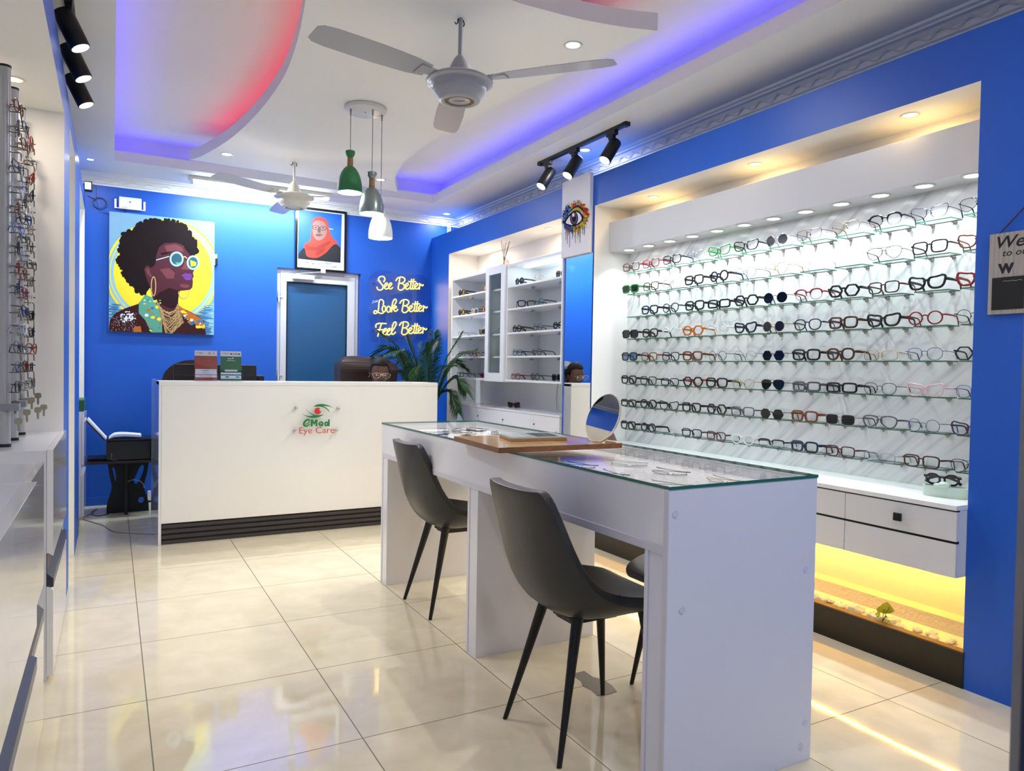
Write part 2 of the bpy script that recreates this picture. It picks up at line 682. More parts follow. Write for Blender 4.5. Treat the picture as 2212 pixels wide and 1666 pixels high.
# shop front behind the camera
w = MB()
w.box(XLT - 0.1, -0.1, YF - 0.1, YF, 0, ZUP, 0)
w.box(2.7, XRT + 0.1, YF - 0.1, YF, 0, ZUP, 0)
w.box(-0.1, 2.7, YF - 0.1, YF, 2.35, ZUP, 0)
w.box(-0.1, 2.7, YF - 0.1, YF, 0, 0.12, 0)
struct(w, 'wall_front', WPAINT)
w = MB()
w.box(-0.1, 2.7, YF - 0.055, YF - 0.045, 0.12, 2.35)
o = struct(w, 'window_1', clear_mat('shopfront_glass', '#f4f8fa'))
w = MB()
for x in (-0.1, 1.27, 2.66):
    w.box(x, x + 0.04, YF - 0.07, YF - 0.03, 0.12, 2.35)
w.box(-0.1, 2.7, YF - 0.07, YF - 0.03, 2.31, 2.35)
w.box(-0.1, 2.7, YF - 0.07, YF - 0.03, 0.12, 0.16)
fr = w.build('window_frame', mat('dark_aluminium', '#23262c', 0.4), o)

# ceiling: low band round the room, lit trough behind a lip, raised middle
LX0, LX1, LY0, LY1 = 0.01, 2.635, 0.9, 6.377
c = MB()
c.box(XLT - 0.1, LX0 - 0.13, YF - 0.1, YB + 0.2, ZC, ZC + 0.03)
c.box(LX1 + 0.13, XRT + 0.1, YF - 0.1, YB + 0.2, ZC, ZC + 0.03)
c.box(LX0 - 0.13, LX1 + 0.13, LY1 + 0.13, YB + 0.2, ZC, ZC + 0.03)
c.box(LX0 - 0.13, LX1 + 0.13, YF - 0.1, LY0 - 0.13, ZC, ZC + 0.03)
# trough floor and lip
for a, b, p, q in ((LX0 - 0.13, LX0, LY0 - 0.13, LY1 + 0.13), (LX1, LX1 + 0.13, LY0 - 0.13, LY1 + 0.13)):
    c.box(a, b, p, q, ZC, ZC + 0.012)
for p, q in ((LY0 - 0.13, LY0), (LY1, LY1 + 0.13)):
    c.box(LX0, LX1, p, q, ZC, ZC + 0.012)
t = 0.012
c.box(LX0 - t, LX0, LY0 - t, LY1 + t, ZC + 0.012, ZC + 0.077)
c.box(LX1, LX1 + t, LY0 - t, LY1 + t, ZC + 0.012, ZC + 0.077)
c.box(LX0, LX1, LY0 - t, LY0, ZC + 0.012, ZC + 0.077)
c.box(LX0, LX1, LY1, LY1 + t, ZC + 0.012, ZC + 0.077)
# risers and raised ceiling
R0, R1, Q0, Q1 = LX0 - 0.13, LX1 + 0.13, LY0 - 0.13, LY1 + 0.13
c.box(R0 - 0.02, R0, Q0, Q1, ZC + 0.004, ZUP)
c.box(R1, R1 + 0.02, Q0, Q1, ZC + 0.004, ZUP)
c.box(R0, R1, Q0 - 0.02, Q0, ZC + 0.004, ZUP)
c.box(R0, R1, Q1, Q1 + 0.02, ZC + 0.004, ZUP)
c.box(XLT - 0.1, XRT + 0.1, YF - 0.1, YB + 0.2, ZUP, ZUP + 0.05)
struct(c, 'ceiling', CEIL)

# the dropped S-shaped panel in the middle
OUT = [(0.51, 6.047), (0.588, 5.86), (0.708, 5.31), (0.78, 4.66), (0.80, 4.07), (0.77, 3.6), (0.71, 3.15), (0.60, 2.4), (0.52, 1.7), (0.5, 1.15)]
RGT = [(1.0, 1.15), (0.99, 1.7), (1.05, 2.2), (1.16, 2.5), (1.30, 2.66), (1.458, 2.71), (1.583, 2.712), (1.79, 2.70), (1.99, 2.665), (2.16, 2.612)]
RG2 = [(2.16, 2.612), (2.09, 3.05), (1.99, 3.6), (1.93, 4.17), (1.913, 4.42), (1.903, 4.71), (1.905, 5.03), (1.935, 5.30), (2.0, 5.64), (2.09, 5.90), (2.2, 6.148)]
left_c = spline(OUT, 5)
right_a = spline(RGT, 5)
right_b = spline(RG2, 5)
outline = left_c[::-1]          # from (.5,1.15) up to (.51,6.047)
outline = left_c[::-1] + right_b[::-1] + right_a[::-1][1:]
p = MB()
p.prism(outline, lambda x, y: (x, y, ZC), lambda x, y: (x, y, ZC + 0.08))
core = [(0.75, 5.75), (0.93, 4.7), (0.95, 4.0), (0.88, 3.2), (0.72, 2.2), (0.66, 1.3), (0.86, 1.3), (0.88, 2.0), (0.98, 2.55), (1.2, 2.83), (1.5, 2.87), (1.9, 2.85), (1.85, 3.6), (1.76, 4.4), (1.76, 5.1), (1.9, 5.8)]
p.prism(core, lambda x, y: (x, y, ZC + 0.08), lambda x, y: (x, y, ZUP))
struct(p, 'ceiling_panel', CEIL)

# crown mouldings with a wave relief
def crown(name, along, fix, a, b, sgn, zb=2.655):
    """profile swept along an axis; fix = wall plane, sgn = direction into the room"""
    prof = [(0, 0), (0.006, 0), (0.008, 0.012), (0.02, 0.018), (0.03, 0.04), (0.055, 0.058), (0.075, 0.062), (0.078, 0.07), (0.095, 0.074), (0.10, 0.085), (0, 0.085)]
    m = MB()
    ring = []
    for t_ in (a, b):
        ring.append([(fix + sgn * u, t_, zb + v) if along == 'y' else (t_, fix + sgn * u, zb + v) for u, v in prof])
    n = len(prof)
    m.add(ring[0] + ring[1], [(i, (i + 1) % n, n + (i + 1) % n, n + i) for i in range(n)], 0)
    m.add(ring[0], [tuple(range(n))], 0)
    m.add(ring[1], [tuple(range(n))[::-1]], 0)
    for off, rad in ((0.0, 0.0022), (0.007, 0.0016)):
        pts = []
        k = int((b - a) / 0.02)
        for i in range(k + 1):
            t_ = a + (b - a) * i / k
            q = 0.5 + 0.5 * math.sin(t_ * 2 * math.pi / 0.125)
            u, v = 0.024 + 0.022 * q + off, 0.026 + 0.024 * q + off * 0.6
            pts.append((fix + sgn * u, t_, zb + v - 0.0035) if along == 'y' else (t_, fix + sgn * u, zb + v - 0.0035))
        m.tube(pts, rad, 5, mi=0)
    struct(m, name, CEIL)


crown('trim_3', 'y', XRT, YF, YB, -1)
crown('trim_4', 'x', YB, XLT, XRT, -1)
crown('trim_5', 'y', XLT, YF, YB, 1)
w = MB()
w.box(DX1 + 0.0, XR, YB - 0.012, YB, 0, 0.07)
w.box(XL, DX0 - 0.0, YB - 0.012, YB, 0, 0.07)
struct(w, 'baseboard_back', BLUE)


# ------------------------------------------------------------------ light strips
def strip(name, pts, col, es, label, closed=False, r=0.006):
    m = MB()
    m.tube(pts, r, 6, closed)
    o = m.build(name, mat('glow_' + name, '#ffffff', emit=col, es=es))
    return tag(o, label, 'light strip')


zt = ZC + 0.03
strip('blue_light_strip', [(LX0 - 0.112, LY0, zt), (LX0 - 0.112, LY1 + 0.112, zt), (LX1 + 0.112, LY1 + 0.112, zt), (LX1 + 0.112, LY0, zt)], (0.045, 0.03, 1.0), 19, 'blue light strip in the ceiling trough behind the white lip', r=0.004)


def inset(pts, d_, z_):
    out = []
    for i, p_ in enumerate(pts):
        a_, b_ = Vector(pts[max(i - 1, 0)]), Vector(pts[min(i + 1, len(pts) - 1)])
        t_ = (b_ - a_).normalized()
        out.append((p_[0] + t_.y * d_, p_[1] - t_.x * d_, z_))
    return out


strip('red_light_strip', inset(left_c[3:44], -0.10, ZC + 0.088), (1.0, 0.015, 0.03), 6, 'red light strip along the curved left edge of the hanging ceiling panel', r=0.004)
strip('red_light_strip', inset(right_a[10:44], -0.09, ZC + 0.088), (1.0, 0.015, 0.03), 5, 'red light strip behind the square-ended front edge of the ceiling panel', r=0.004)
yy = [(3.03, y, 0.426) for y in (1.62, 4.05)]
strip('yellow_light_strip', yy, (1.0, 0.54, 0.07), 210, 'yellow light strip under the floating drawer cabinet', r=0.0017)


# ------------------------------------------------------------------ downlights
def downlight(x, y, z, label, power, col, em, r=0.042, group=None, spread=None, name='recessed_downlight'):
    t = thing(name, label, 'ceiling light', (x, y, z), 0, group)
    m = MB()
    m.lathe([(r * 0.76, -0.001), (r * 0.84, -0.004), (r * 1.05, -0.003), (r * 1.08, 0.0), (r * 1.0, 0.0005)], (0, 0, 0), 28)
    m.build('trim_ring', WMET, t)
    m = MB()
    m.lathe([(0, -0.0012), (r * 0.77, -0.0012)], (0, 0, 0), 28)
    m.build('lamp_face', em, t)
    if power:
        lamp('AREA', (x, y, z - 0.008), power, col, r * 1.4, spread=spread)
    return t


for x, y, lb in ((0.734, 5.739, 'round white downlight in the panel nearest the far fan'),
                 (1.935, 5.824, 'round white downlight in the panel seen between the pendant cords'),
                 (1.912, 2.929, 'round white downlight in the panel beside the near ceiling fan')):
    downlight(x, y, ZC, lb, 11, NEUT, EM_COOL)
downlight(2.9, 4.263, ZC, 'round white downlight behind the black track of the spotlights', 5, NEUT, EM_COOL)
downlight(2.935, 6.749, ZC, 'round white downlight in the far corner over the blue wall and conduits', 3, NEUT, EM_COOL)
downlight(-0.15, 6.45, ZC, 'small downlight above the far end of the left wall', 3, NEUT, EM_COOL, 0.03)
for x, y in ((0.35, 0.35), (1.3, 0.35), (2.3, 0.35)):   # unseen lamps added over the entrance to fill the room with light
    downlight(x, y, ZC, 'added unseen downlight over the entrance, for fill light', 8, NEUT, EM_COOL, group='added fill downlights over the entrance')
for i, (x, y) in enumerate(((3.03, 3.668), (3.0, 2.803), (2.985, 1.935))):
    downlight(x, y, 2.312, 'warm yellow downlight in the wide niche roof, %s from the eye picture' % ORD[i + 1], 1.6, WARM, EM_WARM, 0.036, 'warm niche downlights')
for i, (x, y) in enumerate(((3.02, 6.081), (2.99, 4.864))):
    downlight(x, y, 2.30, ('warm downlight in the niche roof left of the reed diffuser', 'warm downlight in the niche roof near the eye picture')[i], 2.2, (1.0, 0.74, 0.5), EM_SOFT, 0.036)
downlight(-0.36, 3.66, 2.36, 'warm yellow downlight over the glasses display rods', 2.2, (1.0, 0.85, 0.65), EM_WARM, 0.04)
for i in range(12):
    downlight(3.042, 3.925 - 0.2027 * i, 2.0095, 'bright cool downlight under the shelf pelmet, %s from the mirror strip' % ORD[i + 1], 1.15, COOL, EM_COOL, 0.042, 'pelmet downlights over the shelves', spread=1.9)

# fluorescent batten on the far ceiling band
t = thing('tube_light', 'long white tube light on the ceiling behind the far fan', 'ceiling light', (0, 0, 0))
m = MB()
m.box(0.545, 1.72, 6.53, 6.585, ZC - 0.03, ZC)
m.build('housing', WMET, t, 0.004)
m = MB()
m.cyl((0.585, 6.557, ZC - 0.045), (1.69, 6.557, ZC - 0.045), 0.016, n=12)
m.build('tube', mat('tube_glow', '#ffffff', emit=(0.8, 0.95, 1.0), es=16), t)
m = MB()
for x in (0.56, 1.695):
    m = MB()
    m.box(x, x + 0.02, 6.54, 6.575, ZC - 0.062, ZC - 0.028)
    m.build('end_cap', WMET, t)
lamp('AREA', (1.137, 6.56, ZC - 0.07), 29, (0.72, 0.9, 1.0), 1.1, (0, 0.25, -1), sy=0.03)


# ------------------------------------------------------------------ track spotlights
def track(name, x, y0, y1, z, label):
    m = MB()
    m.box(x - 0.017, x + 0.017, y0, y1, z - 0.022, z)
    m.box(x - 0.02, x + 0.02, y0 - 0.012, y0 + 0.03, z - 0.026, z)
    m.box(x - 0.02, x + 0.02, y1 - 0.03, y1 + 0.012, z - 0.026, z)
    return tag(m.build(name, BLKM, None, 0.002), label, 'light track')


def track_spot(x, y, z, d, label, power, group, L=0.16, r=0.04):
    d = Vector(d).normalized()
    t = thing('track_spotlight', label, 'spotlight', (x, y, z), 0, group)
    m = MB()
    m.box(-0.015, 0.015, -0.045, 0.045, -0.028, 0.0)
    m.box(-0.012, 0.012, -0.025, 0.025, -0.05, -0.028)
    m.cyl((0, 0, -0.05), (0, 0, -0.10), 0.006, n=10)
    m.build('adapter', BLKM, t, 0.002)
    c0 = Vector((0, 0, -0.105)) - d * L * 0.35
    c1 = c0 + d * L
    m = MB()
    prof = [(0, 0), (r * 0.95, 0), (r, 0.004), (r, L - 0.002), (r * 0.97, L), (r * 0.88, L)]
    m.lathe(prof, c0, 28, 0, d)
    m.build('lamp_body', BLKM, t)
    m = MB()
    m.lathe([(r * 0.88, L), (r * 0.7, L - 0.02), (r * 0.62, L - 0.03)], c0, 28, 0, d)
    m.build('reflector', mat('white_reflector', '#f4f6fb', 0.3, emit=(0.7, 0.8, 1.0), es=0.35), t)
    m = MB()
    m.lathe([(0, L - 0.03), (r * 0.63, L - 0.03)], c0, 24, 0, d)
    m.build('lamp_face', EM_COOL, t)
    lamp('SPOT', Vector((x, y, z)) + c1 + d * 0.004, power, (1.0, 0.97, 0.92), 0.03, d, 1.35, 0.9)
    return t


track('light_track', 2.79, 3.65, 4.69, ZC, 'black ceiling track carrying three spotlights near the eye picture')
for i, y in enumerate((4.58, 4.23, 3.80)):
    track_spot(2.79, y, ZC - 0.02, (-0.55, -0.02, -0.83), 'black cylinder spotlight on the right-hand track, %s from the far end' % ORD[i + 1], 34, 'spotlights on the ceiling track near the eye picture')
track('light_track', -0.165, 3.3, 4.75, ZC, 'black ceiling track along the left wall above the doorway')
for i, y in enumerate((3.62, 4.0, 4.4)):
    track_spot(-0.165, y, ZC - 0.02, (0.42, -0.08, -0.9), 'black cylinder spotlight over the left wall, %s from the camera' % ORD[i + 1], 24, 'spotlights along the left wall')


# ------------------------------------------------------------------ pendants
def pendant(x, y, z, col, matname, label, ctop):
    t = thing('pendant_lamp', label, 'pendant lamp', (x, y, z), 0, 'pendant lamps hanging from one ceiling plate')
    sm = mat(matname, col, 0.45 if 'green' in matname or 'white' in matname else 0.28, 0.0 if 'grey' not in matname else 0.6)
    m = MB()   # outer and inner shade, z up from the rim
    H = 0.20
    prof = [(0.072, 0), (0.0725, 0.02), (0.070, 0.05), (0.063, 0.085), (0.052, 0.115), (0.038, 0.138), (0.024, 0.152), (0.015, 0.156)]
    m.lathe(prof, (0, 0, 0), 32, 0)
    m.lathe([(r - 0.002, zz) for r, zz in prof], (0, 0, 0), 32, 1)
    m.lathe([(0.070, 0), (0.072, 0)], (0, 0, 0), 32, 0)
    m.build('lamp_shade', [sm, mat('shade_inside_' + matname, '#dff3e6' if 'white' not in matname else '#f2f2ee', 0.5)], t)
    m = MB()
    m.lathe([(0, 0.205), (0.0155, 0.205), (0.0175, 0.202), (0.0175, 0.158), (0.0155, 0.155), (0, 0.155)], (0, 0, 0), 20)
    m.build('wooden_collar', MATS.get('pendant_wood') or wood_mat('pendant_wood', '#8a6a3c', '#b8935c', (8, 8, 2), 0.45), t)
    m = MB()
    m.lathe([(0, 0.246), (0.026, 0.246), (0.029, 0.240), (0.026, 0.225), (0.018, 0.21), (0.013, 0.205), (0, 0.205)], (0, 0, 0), 24)
    m.build('lamp_cap', sm, t)
    m = MB()
    m.sphere((0, 0, 0.045), 0.028, 16, 10, 0, (1, 1, 1.15))
    m.cyl((0, 0, 0.07), (0, 0, 0.14), 0.014, n=12, mi=1)
    m.build('bulb', [mat('bulb_glow', '#ffffff', emit=(0.86, 1.0, 0.93), es=7), WPLA], t)
    m = MB()
    pts = [(0, 0, 0.244), (ctop[0] - x, ctop[1] - y, ctop[2] - z)]
    m.tube(pts, 0.0022, 6)
    m.cyl((pts[1][0], pts[1][1], pts[1][2] - 0.035), pts[1], 0.004, 0.006, 8)
    m.build('cord', mat('grey_cord', '#8d8f8c', 0.6), t)
    lamp('POINT', (x, y, z - 0.02), 4, (0.9, 1.0, 0.95), 0.03)


m = MB()
m.lathe([(0, 0), (0.118, 0), (0.122, -0.003), (0.122, -0.024), (0.118, -0.027), (0.03, -0.027), (0, -0.027)], (1.318, 4.262, ZC), 48)
m.cyl((1.318, 4.262, ZC - 0.036), (1.318, 4.262, ZC - 0.027), 0.006, n=10)
tag(m.build('pendant_ceiling_plate', WMET), 'round white ceiling plate holding the three pendant cords', 'ceiling plate')
PZ = ZC - 0.027
pendant(1.2285, 4.26, 2.222, '#2f7a45', 'green_shade', 'green pendant lamp, hanging highest of the three', (1.2285, 4.26, PZ))
pendant(1.343, 4.20, 2.10, '#8a9691', 'grey_metal_shade', 'silver grey pendant lamp, hanging middle of the three', (1.343, 4.20, PZ))
pendant(1.4205, 4.262, 1.974, '#dfe2e0', 'white_shade', 'white pendant lamp, hanging lowest of the three', (1.4205, 4.262, PZ))


# ------------------------------------------------------------------ ceiling fans
def fan(x, y, ztop, drop, a0, label, blades, col, emblem):
    t = thing('ceiling_fan', label, 'ceiling fan', (x, y, ztop), 0)
    zb = -drop
    m = MB()
    m.cyl((0, 0, 0), (0, 0, zb + 0.10), 0.0095, n=12)
    m.build('down_rod', col, t)
    m = MB()
    m.tube([(-0.012, 0, -0.004), (-0.014, 0, -0.022), (-0.022, 0, -0.03), (-0.028, 0, -0.022)], 0.003, 6)
    m.tube([(0.012, 0, -0.004), (0.018, 0, -0.02), (0.014, 0, -0.032)], 0.003, 6)
    m.build('ceiling_hook', BLKM, t)
    m = MB()
    m.lathe([(0.0095, zb + 0.125), (0.016, zb + 0.12), (0.028, zb + 0.105), (0.043, zb + 0.075), (0.052, zb + 0.045), (0.055, zb + 0.025), (0.056, zb + 0.018)], n=32)
    m.build('canopy', col, t)
    m = MB()
    m.lathe([(0, zb + 0.025), (0.13, zb + 0.02), (0.148, zb + 0.008), (0.15, zb + 0.002), (0.142, zb - 0.002), (0.118, zb - 0.004), (0.119, zb - 0.03), (0.115, zb - 0.045), (0.10, zb - 0.058), (0.093, zb - 0.07), (0.088, zb - 0.078), (0.07, zb - 0.082), (0.066, zb - 0.076), (0, zb - 0.076)], n=48)
    m.build('motor', col, t)
    m = MB()
    m.lathe([(0.048, zb - 0.0772), (0.066, zb - 0.0772)], n=40)
    m.build('gold_ring', mat('fan_gold', '#7d6a35', 0.35, 0.5), t)
    if emblem:
        m = MB()
        yc, zz = 0.0, zb - 0.0774
        fn = lambda a, b: (a * math.cos(-YAW) - b * math.sin(-YAW), a * math.sin(-YAW) + b * math.cos(-YAW), zz)
        for i in range(7):
            a = -0.024 + i * 0.0069
            m.poly([(a, -0.003), (a + 0.0056, -0.003), (a + 0.0056, 0.003), (a, 0.003)], fn)
        m.build('worn_lettering', BLKM, t)
    for k in range(blades):
        a = a0 + k * 2 * math.pi / blades
        R = Matrix.Rotation(a, 3, 'Z')
        m = MB()
        rows = [(0.17, 0.045), (0.25, 0.060), (0.42, 0.068), (0.62, 0.066), (0.675, 0.058), (0.695, 0.04)]
        vs = []
        for rr, hw in rows:
            for s_ in (-1, 1):
                for dz in (0, -0.002):
                    vs.append(R @ Vector((rr, s_ * hw, zb + 0.012 + s_ * hw * 0.16 + dz)))
        fs = []
        for i in range(len(rows) - 1):
            b, n_ = i * 4, (i + 1) * 4
            fs += [(b, b + 2, n_ + 2, n_), (b + 1, n_ + 1, n_ + 3, b + 3), (b, n_, n_ + 1, b + 1), (b + 2, b + 3, n_ + 3, n_ + 2)]
        fs += [(0, 1, 3, 2), (20, 22, 23, 21)]
        m.add(vs, fs, 0, False)
        m.build('blade', col, t)
        m = MB()
        m.add([R @ Vector(v) for v in ((0.10, -0.02, zb + 0.016), (0.10, 0.02, zb + 0.016), (0.22, 0.035, zb + 0.018), (0.22, -0.035, zb + 0.008), (0.10, -0.02, zb + 0.01), (0.10, 0.02, zb + 0.01), (0.22, 0.035, zb + 0.01), (0.22, -0.035, zb + 0.0))],
              [(0, 1, 2, 3), (7, 6, 5, 4), (0, 4, 5, 1), (1, 5, 6, 2), (2, 6, 7, 3), (3, 7, 4, 0)])
        m.build('blade_bracket', col, t)


fan(1.343, 2.966, ZC, 0.285, math.radians(192), 'white ceiling fan hanging near the camera', 3, mat('fan_white', '#a2a2a8', 0.28), True)
fan(1.208, 5.68, ZC, 0.27, math.radians(330), 'small cream ceiling fan in front of the tube light', 3, mat('fan_cream', '#d6d2c4', 0.35), False)

# ------------------------------------------------------------------ door in the back wall
d = bpy.data.objects.new('door_1', None)
COL.objects.link(d)
d['kind'] = 'structure'
m = MB()
y0, y1 = YB + 0.035, YB + 0.085
m.box(DX0, DX0 + 0.035, y0, y1, 0, DZ)
m.box(DX1 - 0.05, DX1 - 0.015, y0, y1, 0, DZ)
m.box(DX0 + 0.035, DX1 - 0.05, y0, y1, DZ - 0.04, DZ)
m.build('door_frame', ALU, d, 0.003)
m = MB()
a, b, t_ = DX0 + 0.035, DX1 - 0.05, DZ - 0.042
y0, y1 = YB + 0.022, YB + 0.066
gx0, gx1, gz = 1.423, 1.996, 1.978
m.box(a, gx0, y0, y1, 0.01, t_)
m.box(gx1, b, y0, y1, 0.01, t_)
m.box(gx0, gx1, y0, y1, gz, t_)
m.box(gx0, gx1, y0, y1, 0.01, 0.14)
m.box(gx0, gx1, y0, y1, 0.95, 1.03)
m.box(gx0, gx0 + 0.008, y0 - 0.004, y0 + 0.01, 0.14, gz, 1)
m.box(gx1 - 0.008, gx1, y0 - 0.004, y0 + 0.01, 0.14, gz, 1)
m.box(gx0, gx1, y0 - 0.004, y0 + 0.01, gz - 0.008, gz, 1)
m.build('door_leaf', [ALU, BLKM], d, 0.002)
m = MB()
m.box(gx0, gx1, YB + 0.04, YB + 0.046, 0.14, 0.95)
m.box(gx0, gx1, YB + 0.04, YB + 0.046, 1.03, gz)
m.build('door_pane', mat('frosted_blue_film', '#23527e', 0.28, bump=(40, 0.05)), d)
m = MB()
for z in (1.83, 1.10, 0.3):
    m.cyl((DX0 + 0.02, YB + 0.012, z - 0.05), (DX0 + 0.02, YB + 0.012, z + 0.05), 0.009, n=10)
    m.box(DX0 + 0.005, DX0 + 0.055, YB + 0.014, YB + 0.034, z - 0.006, z + 0.006)
m.build('door_hinge', ALU, d)
m = MB()
m.box(1.47, 1.67, YB - 0.03, YB + 0.022, 2.0, 2.045)
m.build('door_closer', WPLA, d, 0.006)
m = MB()
m.tube([(1.50, YB - 0.01, 2.05), (1.73, YB - 0.06, 2.078), (1.745, YB + 0.0, 2.085)], 0.006, 6, flat=(0.5, 1.2))
m.box(1.72, 1.76, YB - 0.07, YB - 0.05, 2.07, 2.11)
m.build('closer_arm', WPLA, d)
m = MB()
m.box(1.975 + 0.03, 2.035, YB - 0.02, YB + 0.022, 0.98, 1.12)
m.tube([(2.02, YB - 0.03, 1.05), (1.92, YB - 0.03, 1.05)], 0.009, 8)
m.build('door_handle', ALU, d)

# ------------------------------------------------------------------ reception counter
CX0, CX1, CY = 0.268, 2.232, 5.26
t = thing('reception_counter', 'long white reception counter with slatted charcoal plinth and round logo sign', 'counter', (0, 0, 0))
m = MB()
m.box(CX0 + 0.014, CX1, CY, CY + 0.018, 0.14, 1.074)
m.build('front_panel', GLAM2, t, 0.0015)
m = MB()
m.box(CX0, CX0 + 0.018, CY + 0.0, CY + 1.0, 0, 1.074)
m.build('side_panel', GLOSS, t, 0.0015)
m = MB()
m.box(CX1 - 0.018, CX1, CY + 0.018, CY + 1.0, 0, 1.074)
m.build('side_panel', GLAM, t, 0.0015)
m = MB()
m.box(CX0, CX1, CY - 0.003, CY + 0.30, 1.052, 1.078)
m.build('counter_ledge', GLAM2, t, 0.0015)
m = MB()
m.box(CX0 + 0.018, CX1 - 0.018, CY + 0.018, CY + 0.75, 0.72, 0.745)
m.build('desktop', GLAM2, t, 0.002)
m = MB()
m.box(CX0 + 0.02, CX1 - 0.02, CY + 0.022, CY + 0.04, 0, 0.14)
for i in range(4):
    z0 = 0.001 + i * 0.035
    pr = [(0.0, 0.0), (-0.016, 0.003), (-0.016, 0.022), (0.0, 0.03)]
    ya = CY + 0.022
    vs = [(x, ya + p_[0], z0 + p_[1]) for x in (CX0 + 0.02, CX1 - 0.02) for p_ in pr]
    m.add(vs, [(0, 1, 5, 4), (1, 2, 6, 5), (2, 3, 7, 6), (0, 3, 2, 1), (4, 5, 6, 7)], 0)
m.build('plinth', CHAR, t)

# round acrylic sign on stand-offs
sg = thing('logo_sign', 'clear round logo sign with green and red lettering on the reception counter', 'sign', (0, 0, 0))
LY = CY - 0.032


def lg(zx, zy, dy=0.0):
    px, py = 610 + zx * 0.07205, 860 + zy * 0.07205
    return (1.146 + (px - 640) * 0.00331, LY - dy, 0.899 - (py - 880) * 0.0033 - (px - 640) * 0.00002)


m = MB()
ring = [(1.293 + 0.27 * math.cos(a_), 0.80 + 0.175 * math.sin(a_)) for a_ in [2 * math.pi * i / 64 for i in range(64)]]
m.prism(ring, lambda x, z: (x, LY, z), lambda x, z: (x, LY + 0.003, z))
m.build('acrylic_disc', clear_mat('acrylic', '#ffffff', refl=0.18), sg)
GREEN = mat('logo_green', '#1f7a3c', 0.4)
RED = mat('logo_red', '#c8322f', 0.4)
m = MB()
up = [(920, 240), (960, 215), (1010, 194), (1075, 181), (1150, 178), (1230, 186), (1300, 204), (1370, 230), (1440, 266), (1510, 312), (1440, 280), (1370, 258), (1290, 243), (1230, 240), (1180, 240), (1240, 265), (1300, 305), (1350, 356), (1405, 450), (1350, 390), (1300, 340), (1240, 300), (1180, 277), (1120, 264), (1040, 257), (920, 258)]
lo = [(555, 460), (600, 487), (640, 507), (700, 527), (760, 537), (820, 538), (905, 522), (850, 497), (800, 460), (750, 415), (710, 370), (670, 315), (715, 365), (760, 408), (820, 452), (900, 492), (980, 512), (1060, 514), (1130, 508), (1215, 492), (1150, 535), (1080, 568), (1000, 590), (930, 598), (860, 596), (780, 580), (700, 552), (620, 510)]
for pl in (up, lo):
    m.prism(pl, lambda x, y: lg(x, y, 0.004), lambda x, y: lg(x, y, 0.0))


def ribbon(pts, w_, closed=False):
    n_ = len(pts)
    out = []
    for i, p_ in enumerate(pts):
        a_ = pts[(i - 1) % n_] if closed or i else p_
        b_ = pts[(i + 1) % n_] if closed or i < n_ - 1 else p_
        dx, dy = b_[0] - a_[0], b_[1] - a_[1]
        l_ = math.hypot(dx, dy) or 1
        k_ = w_[i] if isinstance(w_, list) else w_
        out.append(((p_[0] - dy / l_ * k_, p_[1] + dx / l_ * k_), (p_[0] + dy / l_ * k_, p_[1] - dx / l_ * k_)))
    for i in range(n_ if closed else n_ - 1):
        (a0, a1), (b0, b1) = out[i], out[(i + 1) % n_]
        z_ = 0.004 + 0.00002 * i
        m.add([lg(*a0, z_), lg(*b0, z_), lg(*b1, z_), lg(*a1, z_)], [(0, 1, 2, 3)])


e1 = spline([(650, 785), (720, 770), (772, 720), (778, 668), (735, 648), (670, 680), (622, 745), (622, 805), (665, 838), (730, 828), (795, 775)], 6)
ribbon(e1, [13 + 16 * math.sin(math.pi * min(1, i / (len(e1) - 1) * 1.0)) ** 0.7 if i > 18 else 13 for i in range(len(e1))])
m.poly([(822, 850), (822, 645), (885, 645), (925, 725), (965, 645), (1025, 645), (1025, 850), (968, 850), (968, 742), (938, 800), (910, 800), (880, 742), (880, 850)], lambda x, y: lg(x, y, 0.004))
ribbon(spline([(1085, 785), (1180, 783), (1178, 742), (1130, 722), (1082, 745), (1072, 790), (1092, 828), (1140, 838), (1195, 815)], 6), 21)
ribbon([(1290 + 40 * math.cos(q_), 783 + 52 * math.sin(q_)) for q_ in [2 * math.pi * i / 24 for i in range(24)]], 24, True)
m.poly([(1340, 650), (1392, 645), (1390, 855), (1340, 855)], lambda x, y: lg(x, y, 0.0042))
m.build('logo_mark', GREEN, sg)
m = MB()
cc = [p_ for p_ in circle(1030, 388, 100, 102, 48) if (p_[0] - 1118) ** 2 + (p_[1] - 355) ** 2 > 46 ** 2]
k0 = max(range(len(cc)), key=lambda i: (cc[i][0] - cc[i - 1][0]) ** 2 + (cc[i][1] - cc[i - 1][1]) ** 2)
cc = cc[k0:] + cc[:k0]
notch = [(1105, 312), (1082, 335), (1075, 362), (1088, 385), (1112, 396)]
if abs(cc[-1][1] - 312) > abs(cc[0][1] - 312):
    notch = notch[::-1][::-1]
    cc = cc + notch
else:
    cc = cc + notch
m.prism(cc, lambda x, y: lg(x, y, 0.0045), lambda x, y: lg(x, y, 0.0))
m.text('Eye Care', lambda x, y: lg(x, y, 0.004), 485, 1535, 1122, 872, 0, -0.004)
m.build('red_lettering', RED, sg)
m = MB()
for zx, zy in ((402, 292), (1662, 320), (368, 970), (1625, 988)):
    p_ = lg(zx, zy, 0.006)
    m.cyl(p_, (p_[0], CY, p_[2]), 0.0085, n=14)
    m.sphere((p_[0], p_[1] + 0.001, p_[2]), 0.0085, 10, 6, 0, (1, 0.5, 1))
m.build('standoff', CHROME, sg)

